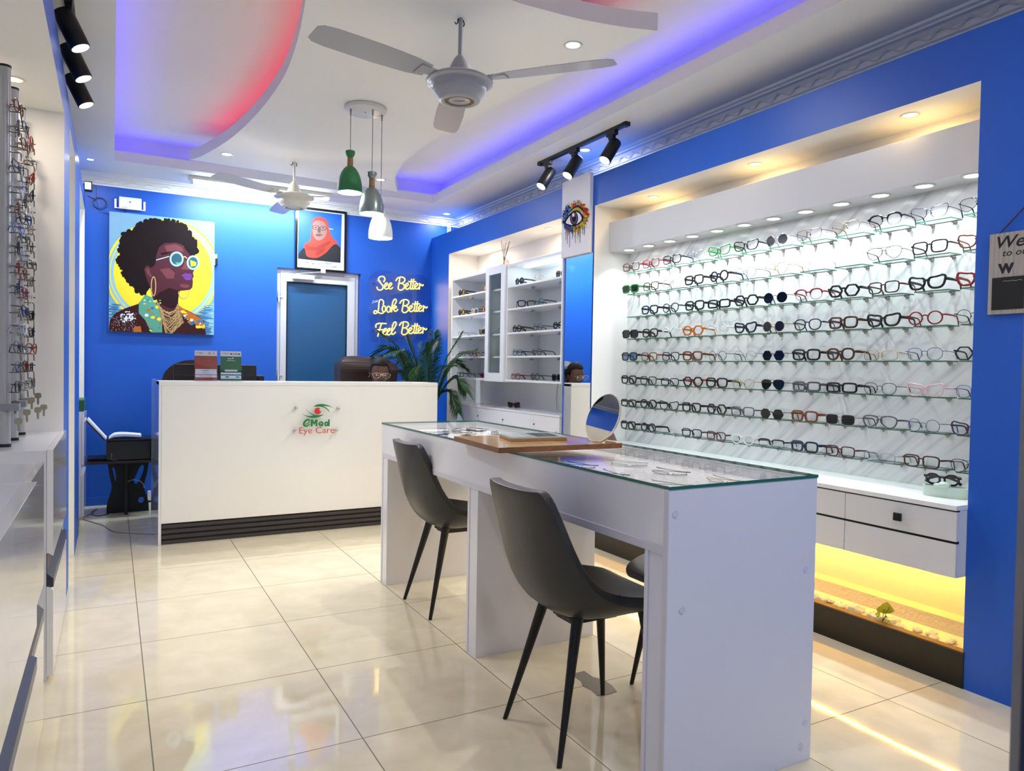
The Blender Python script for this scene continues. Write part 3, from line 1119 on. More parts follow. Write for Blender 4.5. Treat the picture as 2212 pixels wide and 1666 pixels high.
# ------------------------------------------------------------------ display desk with glass top
HX0, HX1, HY0, HY1, HZ = 1.318, 1.908, 1.502, 3.885, 0.878
t = thing('display_desk', 'long white glass-topped display desk in the middle of the shop', 'desk', (0, 0, 0))
m = MB()
m.box(HX0, HX0 + 0.018, HY0 + 0.018, HY1 - 0.018, 0.703, HZ)
m.build('apron', GLAM, t, 0.001)
m = MB()
m.box(HX0 - 0.003, HX0 + 0.018, HY0 + 0.018, HY1 - 0.018, 0.697, 0.722)
m.box(HX0 - 0.003, HX0 + 0.001, HY0 + 0.001, HY0 + 0.02, 0.0, HZ - 0.002)
m.build('edge_band', mat('edge_band_white', '#d3d2dc', 0.3), t, 0.001)
m = MB()
m.box(HX1 - 0.018, HX1, HY0 + 0.018, HY1 - 0.018, 0.703, HZ)
m.build('apron', GLAM, t, 0.001)
m = MB()
m.box(HX0 + 0.018, HX1 - 0.018, HY0 + 0.018, HY1 - 0.018, 0.826, 0.842)
m.build('tray_bottom', mat('white_lining', '#ffffff', 0.5), t)
m = MB()
m.box(HX0, HX1, HY0, HY0 + 0.018, 0.0, HZ)
m.box(HX0, HX1, HY0 + 0.085, HY0 + 0.10, 0.0, 0.704)
m.box(HX0 + 0.004, HX0 + 0.018, HY0 + 0.018, HY0 + 0.085, 0.0, 0.704)
m.box(HX1 - 0.018, HX1 - 0.004, HY0 + 0.018, HY0 + 0.085, 0.0, 0.704)
m.build('end_leg', mat('worn_white_laminate', '#dfe1ee', 0.3, var=(1.2, 0.03)), t, 0.001)
m = MB()
m.box(HX0, HX1, 2.668, 2.686, 0.0, 0.704)
m.box(HX0, HX1, 2.748, 2.766, 0.0, 0.704)
m.box(HX0 + 0.004, HX0 + 0.018, 2.686, 2.748, 0.0, 0.704)
m.box(HX1 - 0.018, HX1 - 0.004, 2.686, 2.748, 0.0, 0.704)
m.build('middle_leg', GLAM, t, 0.001)
m = MB()
m.box(HX0, HX1, HY1 - 0.018, HY1, 0.0, HZ)
m.box(HX0, HX1, HY1 - 0.10, HY1 - 0.082, 0.0, 0.704)
m.box(HX0 + 0.004, HX0 + 0.018, HY1 - 0.082, HY1 - 0.018, 0.0, 0.704)
m.build('end_leg', GLAM, t, 0.001)
m = MB()
m.box(HX0 - 0.002, HX1 + 0.002, HY0 - 0.002, HY1 + 0.002, HZ, HZ + 0.009, 1, {'+z': 0, '-z': 0})
m.build('glass_top', [clear_mat('desk_glass', '#ffffff', refl=0.5), GEDGE], t)
m = MB()
for a, b in ((0.02, 0.812), (0.052, 0.545), (0.545, 0.60), (0.56, 0.12), (0.545, 0.02 + 0.03)):
    m.cyl((HX0 + a, HY0 - 0.0022, b), (HX0 + a, HY0, b), 0.0105, n=20)
m.build('screw_cover', mat('screw_cap', '#cfd2e4', 0.4), t)
for (y_, z_) in ((2.64, 0.60), (2.655, 0.13)):
    pass

# wooden board, tablet clipboard and round mirror on the desk
t = thing('wooden_board', 'brown wooden board lying across the glass desk top', 'board', (0, 0, 0))
m = MB()
bp = [(1.265, 2.80), (1.235, 2.335), (1.785, 2.322), (1.775, 2.62), (1.745, 2.74)]
m.prism(bp, lambda x, y: (x, y, 0.889), lambda x, y: (x, y, 0.909), 0, 1)
m.build('board_panel', [wood_mat('oiled_wood', '#a8773c', '#dcb372', (10, 1.2, 10), 0.12), wood_mat('wood_edge', '#6f4420', '#93602f', (10, 10, 40), 0.4)], t, 0.0015)
t = thing('display_book', 'thin hardback brochure with grey and white cover lying on the wooden board', 'book', (0, 0, 0))
m = MB()
q = [(1.43, 2.70), (1.385, 2.515), (1.628, 2.485), (1.665, 2.675)]
m.prism(q, lambda x, y: (x, y, 0.9095), lambda x, y: (x, y, 0.921), 0)
m.build('book_block', mat('brochure_body', '#a88a62', 0.5), t)
m = MB()
m.prism(q, lambda x, y: (x, y, 0.921), lambda x, y: (x, y, 0.926), 0)
m.prism([(1.53, 2.66), (1.505, 2.515), (1.60, 2.503), (1.635, 2.645)], lambda x, y: (x, y, 0.926), lambda x, y: (x, y, 0.9264), 1)
m.prism([(1.44, 2.68), (1.41, 2.545), (1.47, 2.535), (1.495, 2.665)], lambda x, y: (x, y, 0.926), lambda x, y: (x, y, 0.9264), 2)
m.build('book_cover', [mat('brochure_white', '#c8d2d4', 0.12), mat('brochure_dark', '#33383c', 0.12), mat('brochure_blue', '#d5e2e6', 0.12)], t)
m = MB()
m.cyl((1.645, 2.60, 0.928), (1.66, 2.62, 0.93), 0.006, n=8)
m.build('pen_clip', CHROME, t)

t = thing('table_mirror', 'round table mirror standing on the wooden board', 'mirror', (1.702, 2.392, 0.9095), math.radians(-77))
rot = Matrix.Rotation(math.radians(-24), 3, 'X')
el = [(0.083 * math.cos(a_), 0.105 + 0.107 * math.sin(a_)) for a_ in [2 * math.pi * i / 56 for i in range(56)]]
el = [(x, max(z, 0.004)) for x, z in el]
m = MB()
m.prism(el, lambda x, z: rot @ Vector((x, -0.0, z)), lambda x, z: rot @ Vector((x, 0.009, z)), 0, 0, True)
m.build('mirror_back', mat('mirror_rim', '#cfc6bb', 0.25, 0.4), t)
m = MB()
m.poly([(x * 0.965, 0.105 + (z - 0.105) * 0.965) for x, z in el], lambda x, z: rot @ Vector((x, -0.0008, z)))
m.build('mirror_glass', MIRROR, t)
m = MB()
m.prism([(-0.03, 0), (0.03, 0), (0.02, 0.10), (-0.02, 0.10)], lambda x, z: (x, 0.098 - z * 0.50, z * 0.95 + 0.001), lambda x, z: (x, 0.102 - z * 0.50, z * 0.95 + 0.001))
m.build('rear_stand', mat('mirror_rim'), t)

# ------------------------------------------------------------------ upholstered chairs
def chair(x, y, rz, label):
    t = thing('upholstered_chair', label, 'chair', (x, y, 0), rz, 'charcoal upholstered chairs at the display desk')
    C = [(0.455, 0.425), (0.448, 0.447), (0.42, 0.457), (0.35, 0.452), (0.26, 0.440), (0.17, 0.432), (0.10, 0.437), (0.045, 0.468), (0.005, 0.53), (-0.018, 0.61), (-0.038, 0.70), (-0.055, 0.775), (-0.063, 0.815), (-0.066, 0.835)]
    W = [0.165, 0.185, 0.20, 0.222, 0.236, 0.242, 0.242, 0.236, 0.226, 0.212, 0.198, 0.186, 0.176, 0.155]
    E = [0.0, 0.004, 0.012, 0.030, 0.058, 0.084, 0.100, 0.098, 0.082, 0.060, 0.046, 0.034, 0.026, 0.02]
    nu = 15
    vs = []
    for i, (cx, cz) in enumerate(C):
        a = C[max(i - 1, 0)]
        b = C[min(i + 1, len(C) - 1)]
        tx, tz = b[0] - a[0], b[1] - a[1]
        l = math.hypot(tx, tz)
        nx, nz = tz / l, -tx / l       # toward the sitter
        for j in range(nu):
            u = -1 + 2 * j / (nu - 1)
            e = E[i] * abs(u) ** 2.6
            vs.append((cx + nx * e, u * W[i] * (1 - 0.04 * abs(u) ** 3), cz + nz * e))
    fs = [(i * nu + j, i * nu + j + 1, (i + 1) * nu + j + 1, (i + 1) * nu + j) for i in range(len(C) - 1) for j in range(nu - 1)]

    def shell(name, rows, th, mi):
        mb = MB()
        r0, r1 = rows
        sub = vs[r0 * nu:(r1 + 1) * nu]
        mb.add(sub, [(i * nu + j, i * nu + j + 1, (i + 1) * nu + j + 1, (i + 1) * nu + j) for i in range(r1 - r0) for j in range(nu - 1)], 0, True)
        me = bpy.data.meshes.new(name)
        me.from_pydata(mb.v, [], mb.f)
        me.materials.append(mi)
        me.polygons.foreach_set('use_smooth', [True] * len(mb.f))
        o = bpy.data.objects.new(name, me)
        COL.objects.link(o)
        o.parent = t
        s_ = o.modifiers.new('thick', 'SOLIDIFY')
        s_.thickness = th
        s_.offset = -1.0
        b_ = o.modifiers.new('round', 'BEVEL')
        b_.width = th * 0.32
        b_.segments = 3
        b_.angle_limit = math.radians(50)
        s2 = o.modifiers.new('sub', 'SUBSURF')
        s2.levels = 1
        s2.render_levels = 1
        return o
    shell('seat_shell', (0, len(C) - 1), 0.036, LEATH)
    # seam across the seat-back bend and along the edge
    mb = MB()
    row = vs[5 * nu:6 * nu]
    mb.tube([(p_[0] + 0.002, p_[1], p_[2] + 0.0025) for p_ in row], 0.0016, 5)
    for s_ in (0, nu - 1):
        edge = [vs[i * nu + s_] for i in range(2, len(C) - 1)]
        sg_ = -1 if s_ == 0 else 1
        mb.tube([(p_[0] - 0.010, p_[1] + sg_ * 0.0015, p_[2] - 0.012 if i < 5 else p_[2]) for i, p_ in enumerate(edge)], 0.0016, 5)
    mb.build('seam', mat('seam_thread', '#3d3e40', 0.6), t)
    for sx, sy in ((0, -1), (0, 1), (1, -1), (1, 1)):
        top = Vector((0.105 + sx * 0.245, sy * (0.10 + 0.02 * sx), 0.414))
        ft = Vector((0.0 + sx * 0.41, sy * 0.172, 0.0))
        mb = MB()
        mb.cyl(ft, top, 0.009, 0.021, 12, sq=0.62)
        mb.build('leg', BLKM, t)
    mb = MB()
    mb.box(0.11, 0.33, -0.055, 0.055, 0.384, 0.40)
    mb.box(0.12, 0.30, -0.05, 0.05, 0.374, 0.386)
    mb.build('seat_plate', BLKM, t, 0.004)
    return t


chair(1.182, 1.985, 0, 'charcoal leather chair at the near end of the display desk')
chair(1.325, 3.345, 0, 'charcoal leather chair at the far end of the display desk')
chair(2.155, 2.01, math.pi, 'charcoal leather chair on the far side of the display desk')
m = MB()
m.poly([(1.585, 2.337), (1.60, 2.36), (1.65, 2.362), (1.648, 2.30), (1.672, 2.26), (1.668, 2.20), (1.654, 2.152), (1.61, 2.148), (1.567, 2.157), (1.575, 2.21), (1.566, 2.25), (1.585, 2.29)], lambda x, y: (x, y, 0.0012))
tag(m.build('floor_tape', mat('grey_tape', '#77746e', 0.5)), 'torn grey tape stuck on the floor under the near chair', 'tape')

# ------------------------------------------------------------------ wide niche: pelmet, floating cabinet
t = thing('light_pelmet', 'long glossy white pelmet above the glass shelves', 'pelmet', (0, 0, 0))
m = MB()
m.box(2.985, XRT - 0.012, N1a, N1b - 0.0, 2.01, 2.21)
m.build('pelmet_box', mat('pelmet_gloss', '#cdd0d5', 0.33), t, 0.001)

t = thing('floating_drawer_cabinet', 'long white floating drawer cabinet below the glass shelves', 'cabinet', (0, 0, 0))
FX = 2.79
m = MB()
m.box(FX + 0.02, XRT - 0.03, N1a + 0.002, N1b - 0.004, 0.432, 0.70)
m.build('carcass', GLAM, t)
m = MB()
m.box(FX - 0.004, 3.155, N1a - 0.001, N1b - 0.004, 0.69, 0.7085)
m.build('top_panel', mat('cabinet_top_white', '#f0f1f2', 0.14), t, 0.001)
ys = [1.575, 2.052, 2.53, 3.01, 3.50, 4.07]
CABF = mat('cabinet_front_white', '#dcdde0', 0.3)
for i in range(5):
    m = MB()
    a, b = ys[i] + 0.0015, ys[i + 1] - 0.0015
    m.box(FX, FX + 0.019, a, b, 0.572, 0.684)
    dr = m.build('drawer', CABF, t, 0.001)
    if i != 1:
        m = MB()
        yc = 1.80 if i == 0 else (a + b) / 2
        m.box(FX - 0.016, FX, yc - 0.006, yc + 0.006, 0.622, 0.634)
        m.box(FX - 0.024, FX - 0.014, yc - 0.016, yc + 0.016, 0.612, 0.644)
        m.build('drawer_knob', BLKM, dr, 0.0015)
    m = MB()
    m.box(FX, FX + 0.019, a, b, 0.434, 0.562)
    m.build('drawer', CABF, t, 0.001)
m = MB()
m.box(FX + 0.008, FX + 0.022, 1.578, 4.068, 0.56, 0.575)
m.box(FX + 0.008, FX + 0.022, 1.578, 4.068, 0.682, 0.692)
m.build('black_groove', BLKM, t)  # black strips set in the gaps between drawer fronts and top

# gravel and plant on the niche floor
random.seed(4)
mm = mat('white_pebble', '#ece6d4', 0.6)
for i in range(44):
    y_ = 1.62 + i * 0.052 + random.uniform(-0.015, 0.015)
    if y_ > 3.98:
        break
    r_ = random.uniform(0.016, 0.034)
    m = MB()
    m.sphere((0, 0, 0), r_, 8, 6, 0, (random.uniform(0.8, 1.2), random.uniform(0.9, 1.5), random.uniform(0.5, 0.8)))
    m.v = [(a_ + random.uniform(-1, 1) * r_ * 0.13, b_ + random.uniform(-1, 1) * r_ * 0.13, c_ + random.uniform(-1, 1) * r_ * 0.10) for a_, b_, c_ in m.v]
    m.sm = [False] * len(m.sm)
    o = m.build('white_pebble', mm)
    o.location = (XR + random.uniform(0.065, 0.13), y_, 0.118 + r_ * 0.55)
    o.rotation_euler = (0, 0, random.uniform(0, 3))
    tag(o, 'rough white pebble in the row along the black niche kerb', 'pebble', 'white pebbles along the niche kerb')
t = thing('small_leafy_plant', 'small yellow-green striped leaf plant behind the black niche kerb', 'plant', (2.925, 1.955, 0.118))
for k, (dx, dy, dz, sz, az) in enumerate(((0, 0.035, 0.035, 0.040, 2.2), (0.005, -0.005, 0.068, 0.042, 0.6), (0.0, -0.032, 0.085, 0.040, 0.1), (0.01, 0.0, 0.025, 0.024, 1.5), (-0.01, -0.045, 0.02, 0.022, 5.0))):
    m = MB()
    R = Matrix.Rotation(az, 3, 'Z') @ Matrix.Rotation(math.radians(55), 3, 'Y')
    pts = [(0, 0)] + [(sz * 1.5 * u_, sz * 0.75 * math.sin(math.pi * u_ ** 0.8)) for u_ in (0.15, 0.3, 0.5, 0.7, 0.88)] + [(sz * 1.6, 0)] + [(sz * 1.5 * u_, -sz * 0.75 * math.sin(math.pi * u_ ** 0.8)) for u_ in (0.88, 0.7, 0.5, 0.3, 0.15)]
    off = Vector((dx, dy, dz))
    m.poly(pts, lambda a_, b_: off + R @ Vector((a_ - sz * 0.8, b_, -abs(b_) * 0.5)))
    for q_ in (-0.5, -0.2, 0.2, 0.5):
        m.tube([off + R @ Vector((u_ * sz * 1.5 - sz * 0.8, q_ * sz * 1.15 * math.sin(math.pi * u_ ** 0.8), 0.001 - abs(q_ * sz * 1.15 * math.sin(math.pi * u_ ** 0.8)) * 0.5)) for u_ in (0.1, 0.35, 0.6, 0.88)], 0.0011, 4, mi=1)
    m.build('leaf', [mat('leaf_lime', '#d6e04a', 0.4), mat('leaf_stripe', '#5a7a1e', 0.5)], t)
    m = MB()
    m.tube([(0, 0, 0.0), (dx * 0.5, dy * 0.5, dz * 0.6), (dx, dy, dz)], 0.0016, 5)
    m.build('stem', mat('leaf_stem', '#8f9a3c', 0.5), t)

# mirror strip on the pier
m = MB()
m.box(XR - 0.005, XR, 4.082, 4.412, 0.02, 1.998, 1, {'-x': 0})
tag(m.build('mirror_strip', [MIRROR, mat('mirror_edge_dark', '#1d2c44', 0.3)]), 'tall narrow wall mirror strip below the eye picture', 'mirror')

# ------------------------------------------------------------------ far niche: wall cabinet, base cabinet
t = thing('wall_display_cabinet', 'white wall cabinet with open shelves and a narrow glass door', 'cabinet', (0, 0, 0))
WX, WB = 2.852, XRT - 0.012
CW = mat('cabinet_white', '#e8eaee', 0.2)


def case(y0, y1, z0, z1, th=0.017):
    m = MB()
    m.box(WX, WB, y0, y0 + th, z0, z1)
    m.box(WX, WB, y1 - th, y1, z0, z1)
    m.box(WX, WB, y0 + th, y1 - th, z1 - th, z1)
    m.box(WX, WB, y0 + th, y1 - th, z0, z0 + th)
    m.box(WB - 0.006, WB, y0 + th, y1 - th, z0 + th, z1 - th)
    return m


case(4.445, 5.30, 1.092, 2.055).build('shelf_unit', CW, t, 0.001)
case(5.655, 6.41, 1.092, 2.045).build('shelf_unit', CW, t, 0.001)
case(5.30, 5.655, 1.085, 2.065).build('door_unit', CW, t, 0.001)
SHZ = [1.876, 1.690, 1.494, 1.302]
for (a, b) in ((4.462, 5.283), (5.672, 6.393)):
    for z in SHZ:
        m = MB()
        m.box(WX + 0.004, WB - 0.006, a, b, z - 0.014, z)
        m.build('shelf', CW, t, 0.0008)
        m = MB()
        for f_ in (0.22, 0.72):
            yy_ = a + (b - a) * f_
            m.box(WX + 0.10, WX + 0.125, yy_ - 0.012, yy_ + 0.012, z - 0.026, z - 0.014)
            m.cyl((WX + 0.09, yy_, z - 0.03), (WX + 0.115, yy_, z - 0.03), 0.005, n=8)
        m.build('shelf_clip', CHROME, t)
for z in SHZ:
    m = MB()
    m.box(WX + 0.03, WB - 0.006, 5.317, 5.638, z - 0.014, z)
    m.build('shelf', CW, t)
dr = None
m = MB()
y0, y1, z0, z1 = 5.302, 5.652, 1.087, 2.063
ga, gb, gc, gd = 5.37, 5.59, 1.16, 1.995
m.box(WX - 0.018, WX - 0.001, y0, ga, z0, z1)
m.box(WX - 0.018, WX - 0.001, gb, y1, z0, z1)
m.box(WX - 0.018, WX - 0.001, ga, gb, z0, gc)
m.box(WX - 0.018, WX - 0.001, ga, gb, gd, z1)
dr = m.build('cabinet_door', CW, t, 0.001)
m = MB()
m.box(WX - 0.012, WX - 0.008, ga, gb, gc, gd)
m.build('door_pane', clear_mat('door_glass', '#f4f8f8', refl=0.5), dr)
lamp('AREA', (2.99, 4.87, 2.034), 1.3, COOL, 0.6, sy=0.03)
m = MB()
m.box(2.97, 3.01, 4.52, 5.22, 2.030, 2.037)
tag(m.build('cabinet_light_bar', mat('bar_glow', '#ffffff', emit=(0.85, 1, 0.95), es=5)), 'bright light bar under the roof of the near open shelf unit', 'light bar')
lamp('AREA', (2.99, 6.03, 1.672), 0.5, COOL, 0.5, sy=0.03)

t = thing('base_cabinet', 'low white cabinet under the wall cabinet in the far niche', 'cabinet', (0, 0, 0))
m = MB()
m.box(XR + 0.0, WB, 4.442, 6.235, 0.05, 0.848)
m.build('carcass', GLAM, t)
m = MB()
m.box(XR - 0.02, WB, 4.44, 6.24, 0.848, 0.864)
m.build('top_panel', GLAM, t, 0.001)
for a, b in ((4.445, 4.82), (4.823, 4.86), (4.863, 5.33), (5.333, 5.80), (5.803, 6.232)):
    m = MB()
    m.box(XR - 0.018, XR - 0.001, a, b, 0.07, 0.846)
    dd = m.build('cabinet_door', GLAM, t, 0.001)
    if b - a > 0.2:
        m = MB()
        m.cyl((XR - 0.028, b - 0.02, 0.775), (XR - 0.018, b - 0.02, 0.775), 0.005, n=8)
        m.build('door_lock', BLKM, dd)
m = MB()
m.box(XR, WB, 4.46, 6.22, 0.0, 0.05)
m.build('plinth', BLACKP, t)
m = MB()
m.tube([(WB - 0.004, 4.98, 1.09), (WB - 0.004, 5.0, 0.98), (WB - 0.004, 4.985, 0.87)], 0.004, 6)
tag(m.build('wall_cable', mat('white_cable', '#cfd0d4', 0.5)), 'white cable running down the wall under the wall cabinet', 'cable')

# ------------------------------------------------------------------ left cabinets
def cab_left(y0, y1, label, x_out):
    t = thing('drawer_cabinet', label, 'cabinet', (0, 0, 0))
    m = MB()
    m.box(XLT + 0.012, -0.212, y0, y1, 0.0, 0.866)
    m.build('carcass', mat('left_cabinet_body', '#d9dbe3', 0.12), t, 0.001)
    a, b = y0, y1
    for z0, z1, gr in ((0.47, 0.868, 1), (0.02, 0.352, 0)):
        m = MB()
        if gr:
            pr = [(-0.211, z1), (x_out, z1), (x_out, z0), (-0.205, z0 + 0.012), (-0.211, z0 + 0.012)]
        else:
            pr = [(-0.211, z0), (-0.211, z1 + 0.004), (-0.205, z1 + 0.004), (x_out, z1 - 0.012), (x_out, z0)]
        m.prism(pr, lambda x, z: (x, a, z), lambda x, z: (x, b, z))
        m.build('drawer_front', GLOSS, t, 0.0008)
    m = MB()
    m.prism([(-0.2115, 0.353), (-0.2115, 0.481), (-0.2095, 0.481), (-0.2095, 0.405), (x_out + 0.001, 0.385), (x_out + 0.001, 0.353)], lambda x, z: (x, a + 0.002, z), lambda x, z: (x, b - 0.002, z))
    m.build('finger_groove', mat('groove_slate', '#2e3344', 0.3), t)
    return t


cab_left(3.185, 4.075, 'glossy white drawer cabinet carrying the glasses display rods', -0.19)
t2 = cab_left(2.36, 2.80, 'glossy white cabinet section just before the gap to the rod cabinet', -0.193)
t3 = cab_left(0.9, 2.352, 'glossy white drawer cabinet nearest the camera on the left wall', -0.178)

# cabinet on casters and green box
t = thing('caster_cabinet', 'white two-door cabinet on casters beside the far left corner', 'cabinet', (0, 0, 0))
m = MB()
m.box(XLT + 0.012, -0.188, 5.90, 6.52, 0.10, 0.845)
m.build('carcass', GLAM, t, 0.001)
for z0, z1 in ((0.47, 0.82), (0.11, 0.40)):
    m = MB()
    m.box(-0.187, -0.170, 5.91, 6.51, z0, z1)
    m.build('cabinet_door', GLOSS, t, 0.002)
for y_ in (5.95, 6.47):
    m = MB()
    m.cyl((-0.235, y_, 0.036), (-0.205, y_, 0.036), 0.034, n=20, mi=0)
    m.box(-0.242, -0.198, y_ - 0.02, y_ + 0.02, 0.075, 0.10, 1)
    m.box(-0.202, -0.198, y_ - 0.012, y_ + 0.012, 0.03, 0.08, 1)
    m.build('caster', [mat('caster_yellow', '#b8ad74', 0.5), WMET], t)
m = MB()
m.box(-0.36, -0.172, 5.93, 6.35, 0.8455, 0.925)
tag(m.build('green_box', mat('dark_green_card', '#1d5a3a', 0.5), None, 0.003), 'dark green box on top of the caster cabinet', 'box')

# dark door leaf of the entrance, opened inward beside the camera
t = thing('entrance_door_leaf', 'dark grey door edge at the far right of the picture', 'door', (0, 0, 0))
m = MB()
ax, ay = 0.690, 0.335
bx, by = 1.25, -0.45
dv = Vector((bx - ax, by - ay, 0)).normalized()
nv = Vector((-dv.y, dv.x, 0))


def leafbox(mb, s0, s1, z0, z1, th=0.045, mi=0):
    c_ = Vector((ax, ay, 0)) + dv * (s0 + s1) / 2 + Vector((0, 0, (z0 + z1) / 2))
    R = Matrix((dv, nv, Vector((0, 0, 1)))).transposed()
    mb.obox(c_, s1 - s0, th, z1 - z0, rot=R, mi=mi)


leafbox(m, 0.0, 0.09, 0.01, 2.3)
leafbox(m, 0.82, 0.90, 0.01, 2.3)
leafbox(m, 0.09, 0.82, 2.2, 2.3)
leafbox(m, 0.09, 0.82, 0.01, 0.12)
m.build('leaf_frame', mat('dark_door_metal', '#3b4049', 0.45), t, 0.003)
m = MB()
leafbox(m, 0.09, 0.82, 0.12, 2.2, 0.006)
m.build('leaf_pane', clear_mat('leaf_glass', '#eef4f6'), t)

# front things on the drawer cabinet: green tray with a pair of glasses
t = thing('glasses_tray', 'pale green double glasses tray on the near end of the floating cabinet', 'tray', (2.96, 1.722, 0.7085), math.radians(18))
t.scale = (0.9, 0.9, 0.95)
m = MB()
pts = []
for i in range(48):
    a_ = 2 * math.pi * i / 48
    r_ = 0.052
    cx = 0.043 if math.cos(a_) > 0 else -0.043
    pts.append((math.sin(a_) * 0.036 * (1.0), cx + math.cos(a_) * r_ * 0.9))
pts = [(x * (1 - 0.25 * math.exp(-(y / 0.018) ** 2)), y) for x, y in pts]
nrm = [(x * 0.93, y * 0.95) for x, y in pts]
n = len(pts)
vs = [(x * 0.95, y * 0.97, 0) for x, y in pts] + [(x, y, 0.042) for x, y in pts] + [(x * 1.05, y * 1.03, 0.046) for x, y in pts] + [(x * 0.93, y * 0.95, 0.046) for x, y in pts] + [(x * 0.9, y * 0.93, 0.006) for x, y in pts]
fs = []
for k in range(4):
    fs += [(k * n + i, k * n + (i + 1) % n, (k + 1) * n + (i + 1) % n, (k + 1) * n + i) for i in range(n)]
fs += [tuple(range(n))[::-1], tuple(range(4 * n, 5 * n))]
m.add(vs, fs, 0, False)
m.build('tray_body', mat('mint_plastic', '#bcd0c2', 0.45), t)
m = MB()
m.sphere((-0.022, 0.0, 0.054), 0.022, 14, 8, 0, (1.3, 1.2, 0.6))
m.sphere((-0.03, 0.02, 0.05), 0.016, 12, 8, 0, (1, 1.4, 0.6))
m.build('nose_rest', mat('mint_plastic'), t)

# ------------------------------------------------------------------ eyeglasses
def outline(kind, side, n=24):
    """lens outline (x outward from the lens centre, z up); side +1/-1"""
    pts = []
    for i in range(n):
        a = 2 * math.pi * i / n
        c_, s_ = math.cos(a), math.sin(a)
        if kind == 'round':
            x, z = 0.0235 * c_, 0.0225 * s_
        elif kind == 'panto':
            e = 2.4
            x, z = 0.0245 * math.copysign(abs(c_) ** (2 / e), c_), 0.0215 * math.copysign(abs(s_) ** (2 / e), s_)
            x *= 1 + 0.10 * (z / 0.0215)
        elif kind == 'square':
            e = 3.6
            x, z = 0.0262 * math.copysign(abs(c_) ** (2 / e), c_), 0.0205 * math.copysign(abs(s_) ** (2 / e), s_)
            x *= 1 + 0.06 * (z / 0.0205)
        elif kind == 'rect':
            e = 4.2
            x, z = 0.027 * math.copysign(abs(c_) ** (2 / e), c_), 0.0175 * math.copysign(abs(s_) ** (2 / e), s_)
        elif kind == 'hex':
            a2 = math.radians(60)
            k = math.cos(a2 / 2) / math.cos((a % a2) - a2 / 2)
            k = 0.75 * k + 0.25
            x, z = 0.0275 * k * c_, 0.0235 * k * s_
        elif kind == 'oct':
            a2 = math.radians(45)
            k = math.cos(a2 / 2) / math.cos(((a + a2 / 2) % a2) - a2 / 2)
            x, z = 0.026 * k * c_ * 1.02, 0.0225 * k * s_
        elif kind == 'cat':
            e = 2.7
            x, z = 0.027 * math.copysign(abs(c_) ** (2 / e), c_), 0.020 * math.copysign(abs(s_) ** (2 / e), s_)
            if c_ > 0 and s_ > 0:
                z += 0.007 * c_ * s_ * 2
                x += 0.003 * s_ * c_
            x *= 1 + 0.16 * (z / 0.02)
        elif kind == 'aviator':
            e = 2.5
            x, z = 0.0275 * math.copysign(abs(c_) ** (2 / e), c_), 0.0225 * math.copysign(abs(s_) ** (2 / e), s_)
            x *= 1 + 0.22 * (z / 0.0225)
            if c_ < 0 and s_ < 0:
                z += 0.006 * abs(c_) * abs(s_) * 2
        pts.append((x * side, z))
    return pts


_GL = {}


